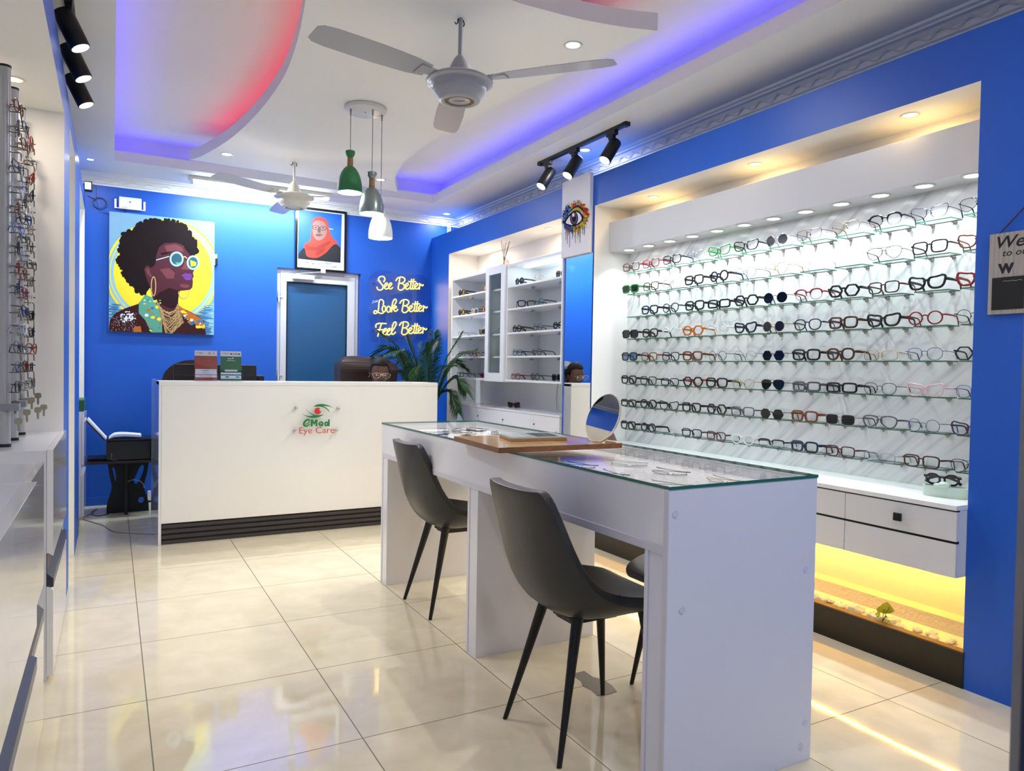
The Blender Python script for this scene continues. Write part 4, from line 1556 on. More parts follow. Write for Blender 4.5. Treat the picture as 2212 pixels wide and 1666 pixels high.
def glasses_meshes(kind, thick, folded, browline):
    k = (kind, thick, folded, browline)
    if k in _GL:
        return _GL[k]
    th = {0: 0.0011, 1: 0.0024, 2: 0.0038}[thick]
    cx = 0.0335 if kind != 'round' else 0.033
    zmin = min(p_[1] for p_ in outline(kind, 1))
    zc = -zmin + th
    fr = MB()
    lens = []
    for s_ in (-1, 1):
        o = [(s_ * cx + x, 0.004 * (abs(s_ * cx + x) / 0.06) ** 2, zc + z) for x, z in outline(kind, s_)]
        if browline:
            m_ = len(o)
            fr.tube(o, [th * (1.9 if p_[2] > zc + 0.004 else 0.5) for p_ in o], 6, True, flat=(1, 0.8, (0, 1, 0)))
        else:
            fr.tube(o, th, 6 if thick else 5, True, flat=(1.0, 1.15, (0, 1, 0)) if thick else None)
        ln = MB()
        ln.poly([(x, z) for x, _, z in o], lambda x, z: (x, 0.004 * (abs(x) / 0.06) ** 2, z))
        lens.append(ln)
    zt_ = zc + 0.006
    xi = cx - 0.0235
    fr.tube([(-xi - 0.001, 0.0003, zt_), (-xi * 0.4, -0.001, zt_ + 0.004), (xi * 0.4, -0.001, zt_ + 0.004), (xi + 0.001, 0.0003, zt_)], th * 1.1, 6)
    if kind == 'aviator' or (thick == 0 and kind == 'square'):
        zz = zc + 0.019
        fr.tube([(-0.024, 0, zz), (0, -0.001, zz + 0.002), (0.024, 0, zz)], 0.0009, 5)
    for s_ in (-1, 1):   # nose pads
        fr.tube([(s_ * 0.0095, 0.001, zc + 0.002), (s_ * 0.0085, 0.005, zc - 0.004)], 0.0013, 5)
    hx, hz = 0.0665, zc + 0.0095
    outx = max(x for x, z in outline(kind, 1)) + cx
    for s_ in (-1, 1):
        fr.tube([(s_ * (outx - 0.002), 0.004, hz), (s_ * hx, 0.0055, hz)], max(th * 1.25, 0.0013), 6)
    temples = []
    for s_ in (-1, 1):
        tp = MB()
        if folded:
            y0_ = 0.009 if s_ < 0 else 0.014
            pts = [(s_ * hx, 0.005, hz), (s_ * (hx - 0.003), y0_, hz), (s_ * (hx - 0.06), y0_ + 0.002, hz - 0.003), (-s_ * 0.022, y0_ + 0.003, hz - 0.004), (-s_ * 0.05, y0_ + 0.003, hz - 0.014), (-s_ * 0.064, y0_ + 0.002, hz - 0.030)]
            up = (0, 0, 1)
        else:
            pts = [(s_ * hx, 0.005, hz), (s_ * (hx + 0.001), 0.02, hz), (s_ * (hx + 0.001), 0.06, hz - 0.0015), (s_ * hx, 0.092, hz - 0.004), (s_ * (hx - 0.001), 0.103, hz * 0.75), (s_ * (hx - 0.003), 0.118, 0.0025)]
            up = (0, 0, 1)
        w_ = {0: (0.0013, 0.0011), 1: (0.0035, 0.0014), 2: (0.0055, 0.0020)}[thick]
        rs = [1.0, 1.0, 0.85, 0.85, 1.0, 1.2] if thick else [1, 1, 1, 1.4, 1.9, 1.9]
        tp.tube(pts, rs, 6, flat=(w_[0], w_[1], up))
        temples.append(tp)
    _GL[k] = (fr, lens, temples, {})
    return _GL[k]


FR = {}


def frame_mat(c):
    table = {
        'black': ('#0c0c0e', 0.18, 0), 'navy': ('#141c3c', 0.2, 0), 'blueblack': ('#10182a', 0.2, 0), 'brown': ('#3c1f12', 0.2, 0), 'tortoise': ('#6b3413', 0.2, 0), 'amber': ('#b8660f', 0.2, 0),
        'red': ('#7d1820', 0.22, 0), 'burgundy': ('#4a1422', 0.22, 0), 'green': ('#1f7a34', 0.25, 0), 'pink': ('#dcb4bc', 0.25, 0), 'grey': ('#4c4e55', 0.25, 0), 'clear': ('#d5d8da', 0.12, 0),
        'wire black': ('#1b1b1f', 0.3, 0.6), 'wire silver': ('#9a9ca4', 0.25, 1), 'wire gold': ('#b4935a', 0.25, 1), 'wire blue': ('#4b5d8c', 0.3, 0.7), 'purple': ('#35204c', 0.25, 0), 'teal': ('#2e5a60', 0.25, 0), 'orange': ('#c2451e', 0.3, 0),
        'white': ('#dedede', 0.3, 0)}
    h, r, mt = table[c]
    return mat('frame_' + c.replace(' ', '_'), h, r, mt)


LENS = clear_mat('lens_clear', '#f8fafa', refl=0.5)
LENSD = mat('lens_dark', '#0f1012', 0.08)
LENSG = clear_mat('lens_grey', '#5a5c60', 0.25, refl=1.5)
LENSB = clear_mat('lens_blue', '#6c93b8', 0.25, refl=1.2)
LENSN = mat('lens_navy', '#0d1730', 0.08)
LENSGR = mat('lens_green', '#131c10', 0.08)
LM = {'clear': LENS, 'dark': LENSD, 'grey': LENSG, 'blue': LENSB, 'navy': LENSN, 'green': LENSGR}


def glasses(label, loc, rz, kind='square', col='black', thick=1, lens='clear', temple=None, group=None, folded=False, brow=False, rx=0.0, ry=0.0, sc=1.0):
    fr, ln, tp, cache = glasses_meshes(kind, thick, folded, brow)

    def me(key, mb, name, mt):
        kk = (key, mt.name)
        if kk not in cache:
            cache[kk] = mb.mesh(name, mt)
        o = bpy.data.objects.new(name, cache[kk])
        COL.objects.link(o)
        o.parent = t
        return o
    sun = lens != 'clear'
    t = thing('sunglasses' if sun else 'eyeglasses', label, 'sunglasses' if sun else 'glasses', loc, 0, group)
    t.rotation_euler = (rx, ry, rz)
    t.scale = sc if isinstance(sc, tuple) else (sc, sc, sc)
    fm = frame_mat(col)
    me('f', fr, 'frame_front', fm)
    for i in (0, 1):
        me('l%d' % i, ln[i], 'lens', LM[lens])
        me('t%d' % i, tp[i], 'temple', frame_mat(temple) if temple else fm)
    return t


def gname(kind, col, thick, lens, brow=False):
    k = {'round': 'round', 'panto': 'soft round', 'square': 'square', 'rect': 'rectangular', 'hex': 'six-sided', 'oct': 'eight-sided', 'cat': 'cat-eye', 'aviator': 'aviator'}[kind]
    c = {'blueblack': 'blue-black'}.get(col, col)
    if col.startswith('wire'):
        c = 'thin ' + col[5:] + ' wire'
    elif thick == 2:
        c = 'thick ' + c
    if brow:
        k = 'browline'
    return c + ' ' + k + ' ' + ('sunglasses' if lens != 'clear' else 'glasses')


# rows from the top; columns from the mirror strip to the near end
G = {
    0: [('square', 'brown', 1), ('square', 'red', 1), ('square', 'black', 1), ('panto', 'wire silver', 0), ('cat', 'green', 1), ('cat', 'black', 1), ('round', 'wire silver', 0, 'grey'), ('square', 'brown', 0), ('aviator', 'wire gold', 0), ('panto', 'black', 1, 'clear', 1), ('cat', 'navy', 0), ('aviator', 'wire black', 0)],
    1: [('square', 'green', 2, 'dark'), ('square', 'brown', 1), ('square', 'clear', 1), ('square', 'black', 2), ('round', 'black', 2), ('round', 'wire blue', 0), ('aviator', 'wire gold', 0), ('panto', 'clear', 0), None, ('aviator', 'wire black', 0), ('square', 'black', 1), ('cat', 'tortoise', 1)],
    2: [None, ('square', 'blueblack', 2), ('panto', 'blueblack', 1), ('square', 'black', 2), ('rect', 'black', 2), ('hex', 'black', 2), ('round', 'wire black', 0, 'dark'), ('panto', 'red', 1, 'clear', 1), ('hex', 'black', 2), ('square', 'brown', 1), ('cat', 'black', 2), ('cat', 'red', 2)],
    3: [('square', 'black', 2, 'dark'), ('square', 'black', 2), ('round', 'clear', 1), ('hex', 'amber', 2), ('round', 'clear', 1), ('cat', 'blueblack', 2), ('round', 'wire gold', 0, 'navy'), ('panto', 'navy', 1), ('square', 'brown', 2), ('cat', 'black', 2), ('round', 'red', 1), ('round', 'wire black', 0)],
    4: [('square', 'black', 2, 'blue'), ('square', 'tortoise', 1), ('square', 'black', 1), ('square', 'tortoise', 2), ('round', 'wire black', 0), ('round', 'wire silver', 0), ('hex', 'wire black', 0, 'dark'), ('square', 'black', 2), ('panto', 'brown', 2), ('rect', 'wire gold', 0), ('panto', 'wire blue', 0), ('hex', 'black', 1)],
    5: [('square', 'black', 2), ('square', 'black', 1), ('rect', 'black', 1), ('hex', 'black', 2, 'clear', 0, 'orange'), ('square', 'black', 2), ('panto', 'wire gold', 0), ('aviator', 'wire black', 0, 'green'), ('rect', 'grey', 2), ('rect', 'black', 2), ('panto', 'wire black', 0), ('cat', 'pink', 1), ('panto', 'wire blue', 0)],
    6: [('rect', 'black', 2), ('oct', 'black', 2), ('cat', 'black', 1), ('square', 'black', 2), ('hex', 'black', 2), ('square', 'grey', 1), ('hex', 'wire black', 0, 'dark'), ('square', 'tortoise', 2), ('square', 'wire silver', 0, 'dark'), ('aviator', 'grey', 1), ('round', 'wire blue', 0), ('cat', 'purple', 1)],
    7: [('square', 'black', 2), ('oct', 'black', 2), None, ('square', 'black', 1), ('square', 'burgundy', 1), ('panto', 'clear', 1), ('rect', 'black', 1, 'clear', 1), ('square', 'navy', 2), ('square', 'burgundy', 1), ('rect', 'wire silver', 0), ('square', 'brown', 1), ('aviator', 'wire black', 0)],
}
RZ = [1.865, 1.717, 1.564, 1.414, 1.263, 1.108, 0.955, 0.802]
ROWN = ['top row', 'second row', 'third row', 'fourth row', 'fifth row', 'sixth row', 'seventh row', 'bottom row']
SX0, SX1 = 3.072, 3.155
random.seed(11)
# one shelf, then copies
sh = thing('glass_bracket_shelf', 'x', 'glass shelf', (0, 0, 0), 0, 'small glass shelves on the marble wall')
m = MB()
m.box(SX0, SX1, -0.0755, 0.0755, -0.005, 0.0, 1, {'+z': 0, '-z': 0})
m.build('shelf_plate', [SHELFG, mat('shelf_green_edge', '#35705c', 0.2)], sh)
for s_ in (-0.047, 0.047):
    m = MB()
    m.box(SX1 - 0.022, SX1, s_ - 0.006, s_ + 0.006, -0.013, -0.0051)
    m.cyl((SX1 - 0.012, s_, -0.021), (SX1 - 0.012, s_, -0.012), 0.004, n=8)
    m.build('shelf_bracket', mat('nickel', '#a29c8e', 0.28, 1.0), sh)
first = sh
nm_seen = {}
for r_ in range(8):
    for c_ in range(12):
        yc = 3.90 - 0.2027 * c_ + 0.0
        z = RZ[r_]
        if first is not None:
            s_o, first = first, None
        else:
            s_o = copy_tree(sh)
        s_o.location = (0, yc, z)
        s_o['label'] = 'small glass wall shelf, %s, %s from the mirror strip' % (ROWN[r_], ORD[c_ + 1])
        g = G[r_][c_]
        if g is None:
            continue
        kind, col, thick = g[:3]
        lens = g[3] if len(g) > 3 else 'clear'
        brow = bool(g[4]) if len(g) > 4 else False
        tmp = g[5] if len(g) > 5 else None
        glasses('%s, %s, %s from the mirror strip' % (gname(kind, col, thick, lens, brow), ROWN[r_], ORD[c_ + 1]),
                (3.040 + random.uniform(-0.002, 0.003), yc + random.uniform(-0.006, 0.006), z + 0.0006), -math.pi / 2 + random.uniform(-0.07, 0.10), kind, col, thick, lens, tmp, 'glasses on the marble wall shelves', brow=brow, sc=(1.26, 0.95, 1.2))

# ------------------------------------------------------------------ glasses in the wall cabinet
def wall_g(y, shelf, lb, *a, **k):
    zz = (SHZ + [1.1095])[shelf]
    glasses(lb, (WX + 0.035, y, zz + 0.0006), -math.pi / 2 + k.pop('rz', 0), *a, group='glasses in the white wall cabinet', sc=1.12, **k)


SN = ['top shelf', 'second shelf', 'third shelf', 'fourth shelf', 'bottom shelf']
FU, NU = 'far open unit of the wall cabinet', 'near open unit of the wall cabinet'
wall_g(6.26, 0, 'round black sunglasses with brown lenses, top shelf, ' + FU, 'round', 'black', 2, 'dark')
wall_g(5.74, 0, 'tortoise sunglasses half hidden by the door, top shelf, ' + FU, 'round', 'tortoise', 1, 'dark', temple='black')
wall_g(6.26, 1, 'round black sunglasses at the far end, second shelf, ' + FU, 'round', 'black', 2, 'dark')
wall_g(5.98, 1, 'white-framed glasses with black temples, second shelf, ' + FU, 'square', 'white', 1, 'clear', temple='black', folded=False)
wall_g(5.76, 1, 'brown round sunglasses beside the door, second shelf, ' + FU, 'round', 'tortoise', 2, 'dark')
wall_g(6.26, 2, 'thin amber glasses at the far end, third shelf, ' + FU, 'panto', 'wire gold', 0, 'clear', temple='brown')
wall_g(5.80, 2, 'black cat-eye sunglasses beside the door, third shelf, ' + FU, 'cat', 'black', 2, 'dark')
wall_g(6.24, 3, 'dark blue glasses at the far end, fourth shelf, ' + FU, 'square', 'navy', 1)
wall_g(6.00, 3, 'black and yellow glasses in the middle, fourth shelf, ' + FU, 'square', 'brown', 1, temple='amber')
wall_g(5.75, 3, 'teal square glasses beside the door, fourth shelf, ' + FU, 'square', 'teal', 1)
wall_g(6.27, 4, 'black square glasses at the far end, bottom shelf, ' + FU, 'square', 'blueblack', 1)
wall_g(6.00, 4, 'thin silver glasses in the middle, bottom shelf, ' + FU, 'round', 'wire silver', 0, temple='brown')
wall_g(5.76, 4, 'black and red sunglasses beside the door, bottom shelf, ' + FU, 'rect', 'red', 2, 'dark')
wall_g(5.15, 0, 'big round black sunglasses, top shelf, ' + NU, 'round', 'black', 2, 'grey')
wall_g(4.85, 0, 'thin gold round glasses, top shelf, ' + NU, 'round', 'wire gold', 0)
wall_g(4.53, 0, 'brown tinted sunglasses at the near end, top shelf, ' + NU, 'square', 'tortoise', 1, 'grey', temple='black')
wall_g(5.03, 1, 'thick black glasses turned sideways, second shelf, ' + NU, 'square', 'black', 2, rz=1.1)
wall_g(4.84, 1, 'teal six-sided glasses, second shelf, ' + NU, 'hex', 'teal', 1, temple='black')
wall_g(5.18, 2, 'black round glasses with brown temples, third shelf, ' + NU, 'round', 'black', 2, temple='brown')
wall_g(4.85, 2, 'grey clear round glasses, third shelf, ' + NU, 'panto', 'grey', 1)
wall_g(4.555, 2, 'black glasses at the near end, third shelf, ' + NU, 'panto', 'black', 2)
wall_g(5.17, 3, 'blue square glasses, fourth shelf, ' + NU, 'square', 'teal', 1, temple='navy')
wall_g(4.86, 3, 'dark round glasses, fourth shelf, ' + NU, 'panto', 'grey', 1)
wall_g(5.19, 4, 'red square glasses, bottom shelf, ' + NU, 'square', 'red', 1)
wall_g(4.88, 4, 'round black and white glasses, bottom shelf, ' + NU, 'round', 'black', 1, temple='grey')
wall_g(4.56, 4, 'black square sunglasses at the near end, bottom shelf, ' + NU, 'square', 'black', 2, 'dark')
# boxes and bottles behind the narrow glass door
m = MB()
m.box(2.94, 3.02, 5.41, 5.47, 1.690, 1.83)
tag(m.build('medicine_box', mat('box_blue', '#1c3f8a', 0.5), None, 0.001), 'blue and white medicine box behind the narrow glass door, nearer one', 'box')
m = MB()
m.box(2.95, 3.03, 5.49, 5.56, 1.690, 1.86)
m.box(2.9495, 2.951, 5.492, 5.558, 1.69, 1.76, 1)
tag(m.build('medicine_box', [mat('box_white', '#dfe3e8', 0.5), MATS['box_blue']], None, 0.001), 'white box with blue base behind the narrow glass door, farther one', 'box')
for i, y_ in enumerate((5.40, 5.45, 5.50, 5.55)):
    m = MB()
    m.lathe([(0, 0), (0.017, 0), (0.018, 0.004), (0.018, 0.05), (0.009, 0.06), (0.009, 0.072), (0, 0.072)], (0, 0, 0), 16)
    o = m.build('glass_vial', clear_mat('vial_glass', '#cfd6da', 0.3))
    o.location = (2.93, y_, 1.494)
    tag(o, 'small clear vial on the middle shelf behind the narrow glass door', 'bottle', 'vials behind the cabinet door')
m = MB()
m.box(2.93, 3.05, 5.40, 5.56, 1.302, 1.335)
m.box(2.94, 3.05, 5.42, 5.55, 1.335, 1.355, 1)
tag(m.build('paper_bundle', [mat('kraft_paper', '#8b7a58', 0.8), mat('grey_paper', '#b5b7bb', 0.8)]), 'flat bundle of brown and grey papers behind the narrow glass door', 'papers')
m = MB()
m.box(2.94, 3.05, 5.39, 5.49, 1.876, 1.92)
tag(m.build('teal_carton', mat('teal_card', '#4d8f93', 0.6), None, 0.001), 'small teal carton on the top shelf behind the narrow glass door', 'box')

# reed diffuser on top of the wall cabinet
t = thing('reed_diffuser', 'clear reed diffuser bottle with dark sticks on top of the wall cabinet', 'diffuser', (2.93, 5.50, 2.066))
m = MB()
m.lathe([(0, 0), (0.038, 0), (0.043, 0.006), (0.044, 0.045), (0.036, 0.062), (0.018, 0.068), (0.016, 0.08)], (0, 0, 0), 28)
m.build('bottle', clear_mat('smoky_glass', '#e3dcd9', 0.05), t)
m = MB()
m.lathe([(0, 0.002), (0.040, 0.002), (0.041, 0.016), (0, 0.016)], (0, 0, 0), 24)
m.build('oil', mat('red_oil', '#3a0d10', 0.15), t)
m = MB()
for dx, dy, hz in ((-0.02, 0.02, 0.225), (0.0, 0.008, 0.20), (-0.01, -0.10, 0.20), (0.004, -0.092, 0.205), (0.02, 0.012, 0.21)):
    m.cyl((dx * -0.2, -dy * 0.2, 0.01), (dx, dy, hz), 0.0022, n=6)
m.build('reed_stick', BLKM, t)

# wrapped sunglasses on the base cabinet
t = glasses('dark red sunglasses in a clear sleeve on the low white cabinet', (3.0, 5.42, 0.8645), -1.2, 'cat', 'burgundy', 2, 'dark', folded=True)
m = MB()
rr = [(2.90 + 0.09 * math.cos(a_) * (1 + 0.12 * math.sin(5 * a_)), 5.62 + 0.16 * math.sin(a_) * (1 + 0.1 * math.cos(3 * a_)), 0.866 + 0.012 * abs(math.sin(3 * a_))) for a_ in [2 * math.pi * i / 36 for i in range(36)]]
m.add(rr + [(2.95, 5.60, 0.885)], [(i, (i + 1) % 36, 36) for i in range(36)], 0, False)
tag(m.build('plastic_sleeve', clear_mat('crinkled_plastic', '#e6dfe4', 0.15, 0.15)), 'crinkled clear plastic sleeve on the low white cabinet', 'plastic bag')

# ------------------------------------------------------------------ glasses under the desk glass
random.seed(3)
DG = 'glasses lying under the glass desk top'
spec = [
    (1.50, 3.55, 0.4, 'square', 'navy', 1, 'navy square glasses, first of the far heap under the desk glass'),
    (1.62, 3.45, 1.2, 'panto', 'wire gold', 0, 'gold wire glasses in the far heap under the desk glass'),
    (1.70, 3.62, -0.6, 'round', 'wire black', 0, 'black wire round glasses in the far heap under the desk glass'),
    (1.55, 3.30, 2.0, 'rect', 'blueblack', 1, 'blue-black rectangular glasses in the far heap under the desk glass'),
    (1.74, 3.28, -0.2, 'square', 'grey', 1, 'grey square glasses in the far heap under the desk glass'),
    (1.64, 3.70, 0.9, 'cat', 'wire silver', 0, 'silver cat-eye glasses in the far heap under the desk glass'),
    (1.78, 3.46, 1.7, 'square', 'black', 1, 'black square glasses at the window edge of the far heap'),
    (1.46, 3.72, -1.0, 'round', 'clear', 1, 'clear round glasses at the end of the far heap'),
    (1.44, 3.42, 0.1, 'hex', 'wire blue', 0, 'blue six-sided wire glasses on the aisle side of the far heap'),
    (1.82, 3.68, -0.4, 'panto', 'black', 1, 'black soft round glasses at the back corner of the far heap'),
    (1.60, 3.58, 2.4, 'square', 'wire silver', 0, 'silver square wire glasses in the middle of the far heap'),
    (1.84, 3.16, 1.0, 'cat', 'navy', 1, 'navy cat-eye glasses at the near edge of the far heap'),
    (1.42, 3.16, -0.6, 'rect', 'clear', 1, 'clear rectangular glasses at the near edge of the far heap'),
    (1.58, 3.05, 0.3, 'panto', 'wire blue', 0, 'blue wire glasses beside the wooden board under the glass'),
    (1.74, 3.02, -0.9, 'rect', 'burgundy', 1, 'burgundy glasses beside the wooden board under the glass'),
    (1.50, 2.18, -0.5, 'aviator', 'wire black', 0, 'black aviator glasses just before the wooden board under the glass'),
    (1.70, 2.16, -0.2, 'square', 'clear', 1, 'clear square glasses just before the wooden board under the glass'),
    (1.48, 1.95, -0.9, 'square', 'wire blue', 0, 'blue wire square glasses in the middle of the near desk glass'),
    (1.70, 1.92, -0.6, 'panto', 'wire black', 0, 'black wire glasses near the back edge of the near desk glass'),
    (1.50, 1.70, -0.4, 'square', 'wire silver', 0, 'silver square glasses nearest the end of the desk'),
    (1.74, 1.70, -0.9, 'round', 'wire gold', 0, 'gold round glasses near the end corner of the desk')]
for x, y, a_, kd, cl, th, lb in spec:
    glasses(lb, (x, y, 0.8455), a_ - 0.6, kd, cl, th, 'clear', group=DG, folded=True, rx=math.pi / 2)
glasses('black eight-sided glasses with red tips on the green tray', (2.95, 1.728, 0.7545), -math.pi / 2 + 0.3, 'oct', 'black', 2, 'clear', folded=True, rx=0.25)

# ------------------------------------------------------------------ locking display rods on the left
RODX = -0.36
rods = ((3.37, 'nearest'), (3.63, 'middle'), (3.895, 'farthest'))
random.seed(21)
cols = ['wire black', 'navy', 'blueblack', 'wire silver', 'black', 'wire blue', 'red', 'grey', 'clear', 'wire gold', 'tortoise', 'navy']
kinds = ['square', 'panto', 'round', 'rect', 'aviator', 'cat']
for ri, (ry_, nm) in enumerate(rods):
    t = thing('display_rod', '%s upright grey locking rod for glasses on the left cabinet' % nm, 'display rod', (RODX, ry_, 0.866))
    m = MB()
    m.cyl((0, 0, 0.012), (0, 0, 1.44), 0.020, n=20)
    m.build('pole', mat('rod_grey', '#a9abb0', 0.3, 0.3), t)
    m = MB()
    m.cyl((0, 0, 1.44), (0, 0, 1.448), 0.0215, n=20)
    m.build('end_cap', BLKM, t)
    m = MB()
    m.cyl((0, 0, 0.0), (0, 0, 0.012), 0.0225, n=20)
    m.build('end_cap', BLKM, t)
    for k in range(15):
        z = 0.21 + k * 0.0757
        m = MB()
        m.tube([(0.018, -0.03, z), (0.05, -0.034, z), (0.055, -0.034, z - 0.004), (0.056, -0.034, z - 0.03)], 0.0024, 6)
        m.build('hook', mat('hook_steel', '#6c675e', 0.3, 0.9), t)
        m = MB()
        m.cyl((0.015, 0.0, z + 0.03), (0.058, -0.0, z + 0.026), 0.0028, n=8)
        m.build('peg', MATS['hook_steel'], t)
        if random.random() < 0.9:
            cl = cols[(k * 5 + ri * 3 + random.randrange(3)) % 12]
            kd = kinds[(k + ri) % 6]
            th = 0 if cl.startswith('wire') else 1
            glasses('%s on the %s rod, %s hook up' % (gname(kd, cl, th, 'clear'), nm, ORD[k + 1]), (RODX + 0.048, ry_ - 0.01, 0.866 + z - 0.002), math.pi / 2 + random.uniform(-0.25, 0.25), kd, cl, th, 'clear',
                    group='glasses hanging on the locking rods', folded=True, ry=0.0)
    m = MB()
    m.box(-0.01, 0.05, -0.04, 0.02, 0.14, 0.165)
    m.build('lock_block', mat('lock_grey', '#7d828c', 0.4), t, 0.002)


def key(x, y, z, a_, label):
    m = MB()
    R = Matrix.Rotation(a_, 3, 'Z')
    bow = [(-0.011, 0), (-0.013, 0.004), (-0.013, 0.016), (-0.009, 0.021), (0.009, 0.021), (0.013, 0.016), (0.013, 0.004), (0.011, 0), (0.0045, -0.003), (0.0045, -0.026), (0.0015, -0.031), (-0.003, -0.028), (-0.0035, -0.02), (-0.0045, -0.003)]
    o_ = Vector((x, y, z))
    m.prism(bow, lambda a, b: o_ + R @ Vector((0.001, a, b)), lambda a, b: o_ + R @ Vector((-0.001, a, b)))
    m.tube([o_ + R @ Vector((0, 0.004 * math.cos(q_), 0.016 + 0.006 * math.sin(q_))) for q_ in [2 * math.pi * i / 10 for i in range(10)]], 0.0008, 4, True)
    return tag(m.build('key', mat('key_brass', '#9d9278', 0.3, 0.9)), label, 'key', 'keys hanging below the display rods')


for i, (x, y, z, a_) in enumerate(((-0.285, 3.80, 1.035, -1.2), (-0.262, 3.78, 0.985, -1.4), (-0.275, 3.66, 0.98, -1.3), (-0.30, 3.70, 1.02, -1.0), (-0.30, 3.50, 0.98, -1.5), (-0.315, 3.36, 0.955, -1.3), (-0.33, 3.40, 1.02, -1.1))):
    key(x, y, z, a_, 'small brass key below the display rods, %s counted from the wall end' % ORD[i + 1])

# ------------------------------------------------------------------ pictures
_LC = [0]


def layer(fn, k):
    """fn(u, v, depth); returns the k-th thin layer's mapping"""
    _LC[0] += 1
    dd_ = 0.0004 * k + 0.0000012 * (_LC[0] % 900)
    return lambda a, b: fn(a, b, dd_)


# large canvas on the back wall; drawing coordinates follow the print, 0..902 across, 0..1032 down
PX0, PX1, PZ0, PZ1 = -0.025, 0.789, 1.451, 2.446
PY = YB - 0.028


def pc(zx, zy, dep=0.0):
    u = (zx - 300) / 902
    top = 308 + (zx - 302) * 0.0966
    bot = 1340 + (zx - 298) * 0.0256
    v = (zy - top) / (bot - top)
    return (PX0 + (PX1 - PX0) * u, PY - 0.0002 - dep, PZ1 - (PZ1 - PZ0) * v)


t = thing('canvas_print', 'large canvas print of a woman with an afro and round blue sunglasses', 'picture', (0, 0, 0))
m = MB()
m.box(PX0, PX1, PY, YB, PZ0, PZ1)
m.build('canvas', mat('canvas_sky', '#78a6c4', 0.55, var=(2.2, 0.12)), t, 0.002)
pal = [('#ecd93a', 'print_yellow'), ('#8fbcd2', 'print_blue'), ('#2f6f9f', 'print_sea'), ('#1b1114', 'print_hair'), ('#4e2630', 'print_skin'), ('#6f3c42', 'print_skin_light'), ('#2c151b', 'print_skin_dark'),
       ('#9cc9dd', 'print_frame'), ('#2f5665', 'print_lens'), ('#6b3a86', 'print_lips'), ('#c2a169', 'print_gold'), ('#3a1a1e', 'print_jacket'), ('#b5642a', 'print_orange'), ('#5a9a86', 'print_teal'), ('#dfe4ee', 'print_white'), ('#a8855f', 'print_chain')]
PM = [mat(n_, c_, 0.75, spec=0.15) for c_, n_ in pal]
m = MB()


def clipc(pts):
    return [(min(max(x, 301), 1201), min(max(y, 310 + (x - 302) * 0.0966), 1339 + (x - 298) * 0.0256)) for x, y in pts]


def dr_(pts, k, mi):
    m.poly(clipc(pts), layer(pc, k), mi)


def dtube(pts, r, k, mi):
    """a flat painted stroke"""
    L_, R_ = [], []
    for i, p_ in enumerate(pts):
        a = pts[max(i - 1, 0)]
        b = pts[min(i + 1, len(pts) - 1)]
        dx, dy = b[0] - a[0], b[1] - a[1]
        l = math.hypot(dx, dy) or 1
        L_.append((p_[0] - dy / l * r, p_[1] + dx / l * r))
        R_.append((p_[0] + dy / l * r, p_[1] - dx / l * r))
    for i in range(len(pts) - 1):
        q = [L_[i], L_[i + 1], R_[i + 1], R_[i]]
        m.poly(clipc(q), layer(pc, k), mi)


random.seed(5)
sea = [(298, 1090), (360, 1110), (440, 1140), (520, 1120), (760, 1150), (1000, 1150), (1100, 1120), (1203, 1090), (1203, 1365), (298, 1345)]
dr_(sea, 1, 1)
for i in range(46):
    y_ = 1100 + i * 5.5
    for sx in ((300, 460), (1060, 1200)):
        x0_ = random.uniform(sx[0] - 30, sx[0] + 40)
        x1_ = random.uniform(sx[0] + 60, sx[1])
        dr_([(x0_, y_), (x1_, y_ + 8), (x1_, y_ + 12), (x0_, y_ + 5)], 2, 2)
cxp, cyp = 760, 830
dr_(circle(cxp, cyp, 492, 460, 60), 1.5, 0)
dr_(circle(cxp, cyp, 472, 442, 60), 2.5, 1)
dr_(circle(cxp, cyp, 456, 426, 60), 2.8, 0)
dr_(circle(cxp, cyp, 448, 418, 60), 3, 1)
dr_(circle(cxp, cyp, 424, 398, 60), 3.5, 0)
hair = [(600, 1012), (550, 1000), (500, 962), (455, 900), (425, 850), (395, 790), (378, 735), (385, 680), (392, 620), (405, 560), (418, 510), (450, 480), (510, 462), (530, 425), (580, 400), (640, 390), (700, 385), (770, 380), (830, 392), (890, 400), (935, 430), (965, 470), (985, 515), (1020, 560), (1035, 600), (1040, 650), (1000, 680), (960, 650), (930, 605), (860, 578), (760, 577), (715, 610), (690, 680), (680, 760), (650, 800), (640, 960)]
dr_(hair, 4, 3)
for i, p_ in enumerate(hair[:28]):
    for j in range(5):
        q = hair[i + 1]
        f_ = random.random()
        x_, y_ = p_[0] + (q[0] - p_[0]) * f_, p_[1] + (q[1] - p_[1]) * f_
        r_ = random.uniform(9, 24)
        dr_(circle(x_ + random.uniform(-9, 9), y_ + random.uniform(-9, 9), r_, r_, 9), 4, 3)
face = [(715, 610), (760, 577), (860, 570), (915, 590), (950, 640), (985, 680), (1000, 712), (1015, 750), (1030, 790), (1018, 812), (1010, 830), (1018, 862), (1006, 880), (1010, 905), (1005, 955), (985, 975), (945, 980), (895, 985), (885, 1030), (880, 1080), (892, 1130), (800, 1175), (720, 1130), (680, 1090), (660, 1050), (640, 960), (600, 860), (588, 800), (610, 765), (650, 790), (680, 760), (690, 680)]
dr_(face, 5, 4)
dr_([(895, 985), (885, 1030), (880, 1080), (885, 1120), (820, 1140), (700, 1090), (665, 1050), (720, 1000), (800, 960)], 5.5, 6)
dr_([(760, 600), (850, 585), (910, 610), (930, 650), (860, 640), (780, 650)], 5.6, 5)
dr_([(720, 800), (800, 790), (850, 830), (840, 880), (780, 880)], 5.6, 5)
dr_([(900, 925), (970, 930), (985, 950), (940, 962), (900, 950)], 5.6, 5)
dr_([(940, 720), (985, 790), (970, 805), (905, 800), (925, 770)], 5.6, 5)
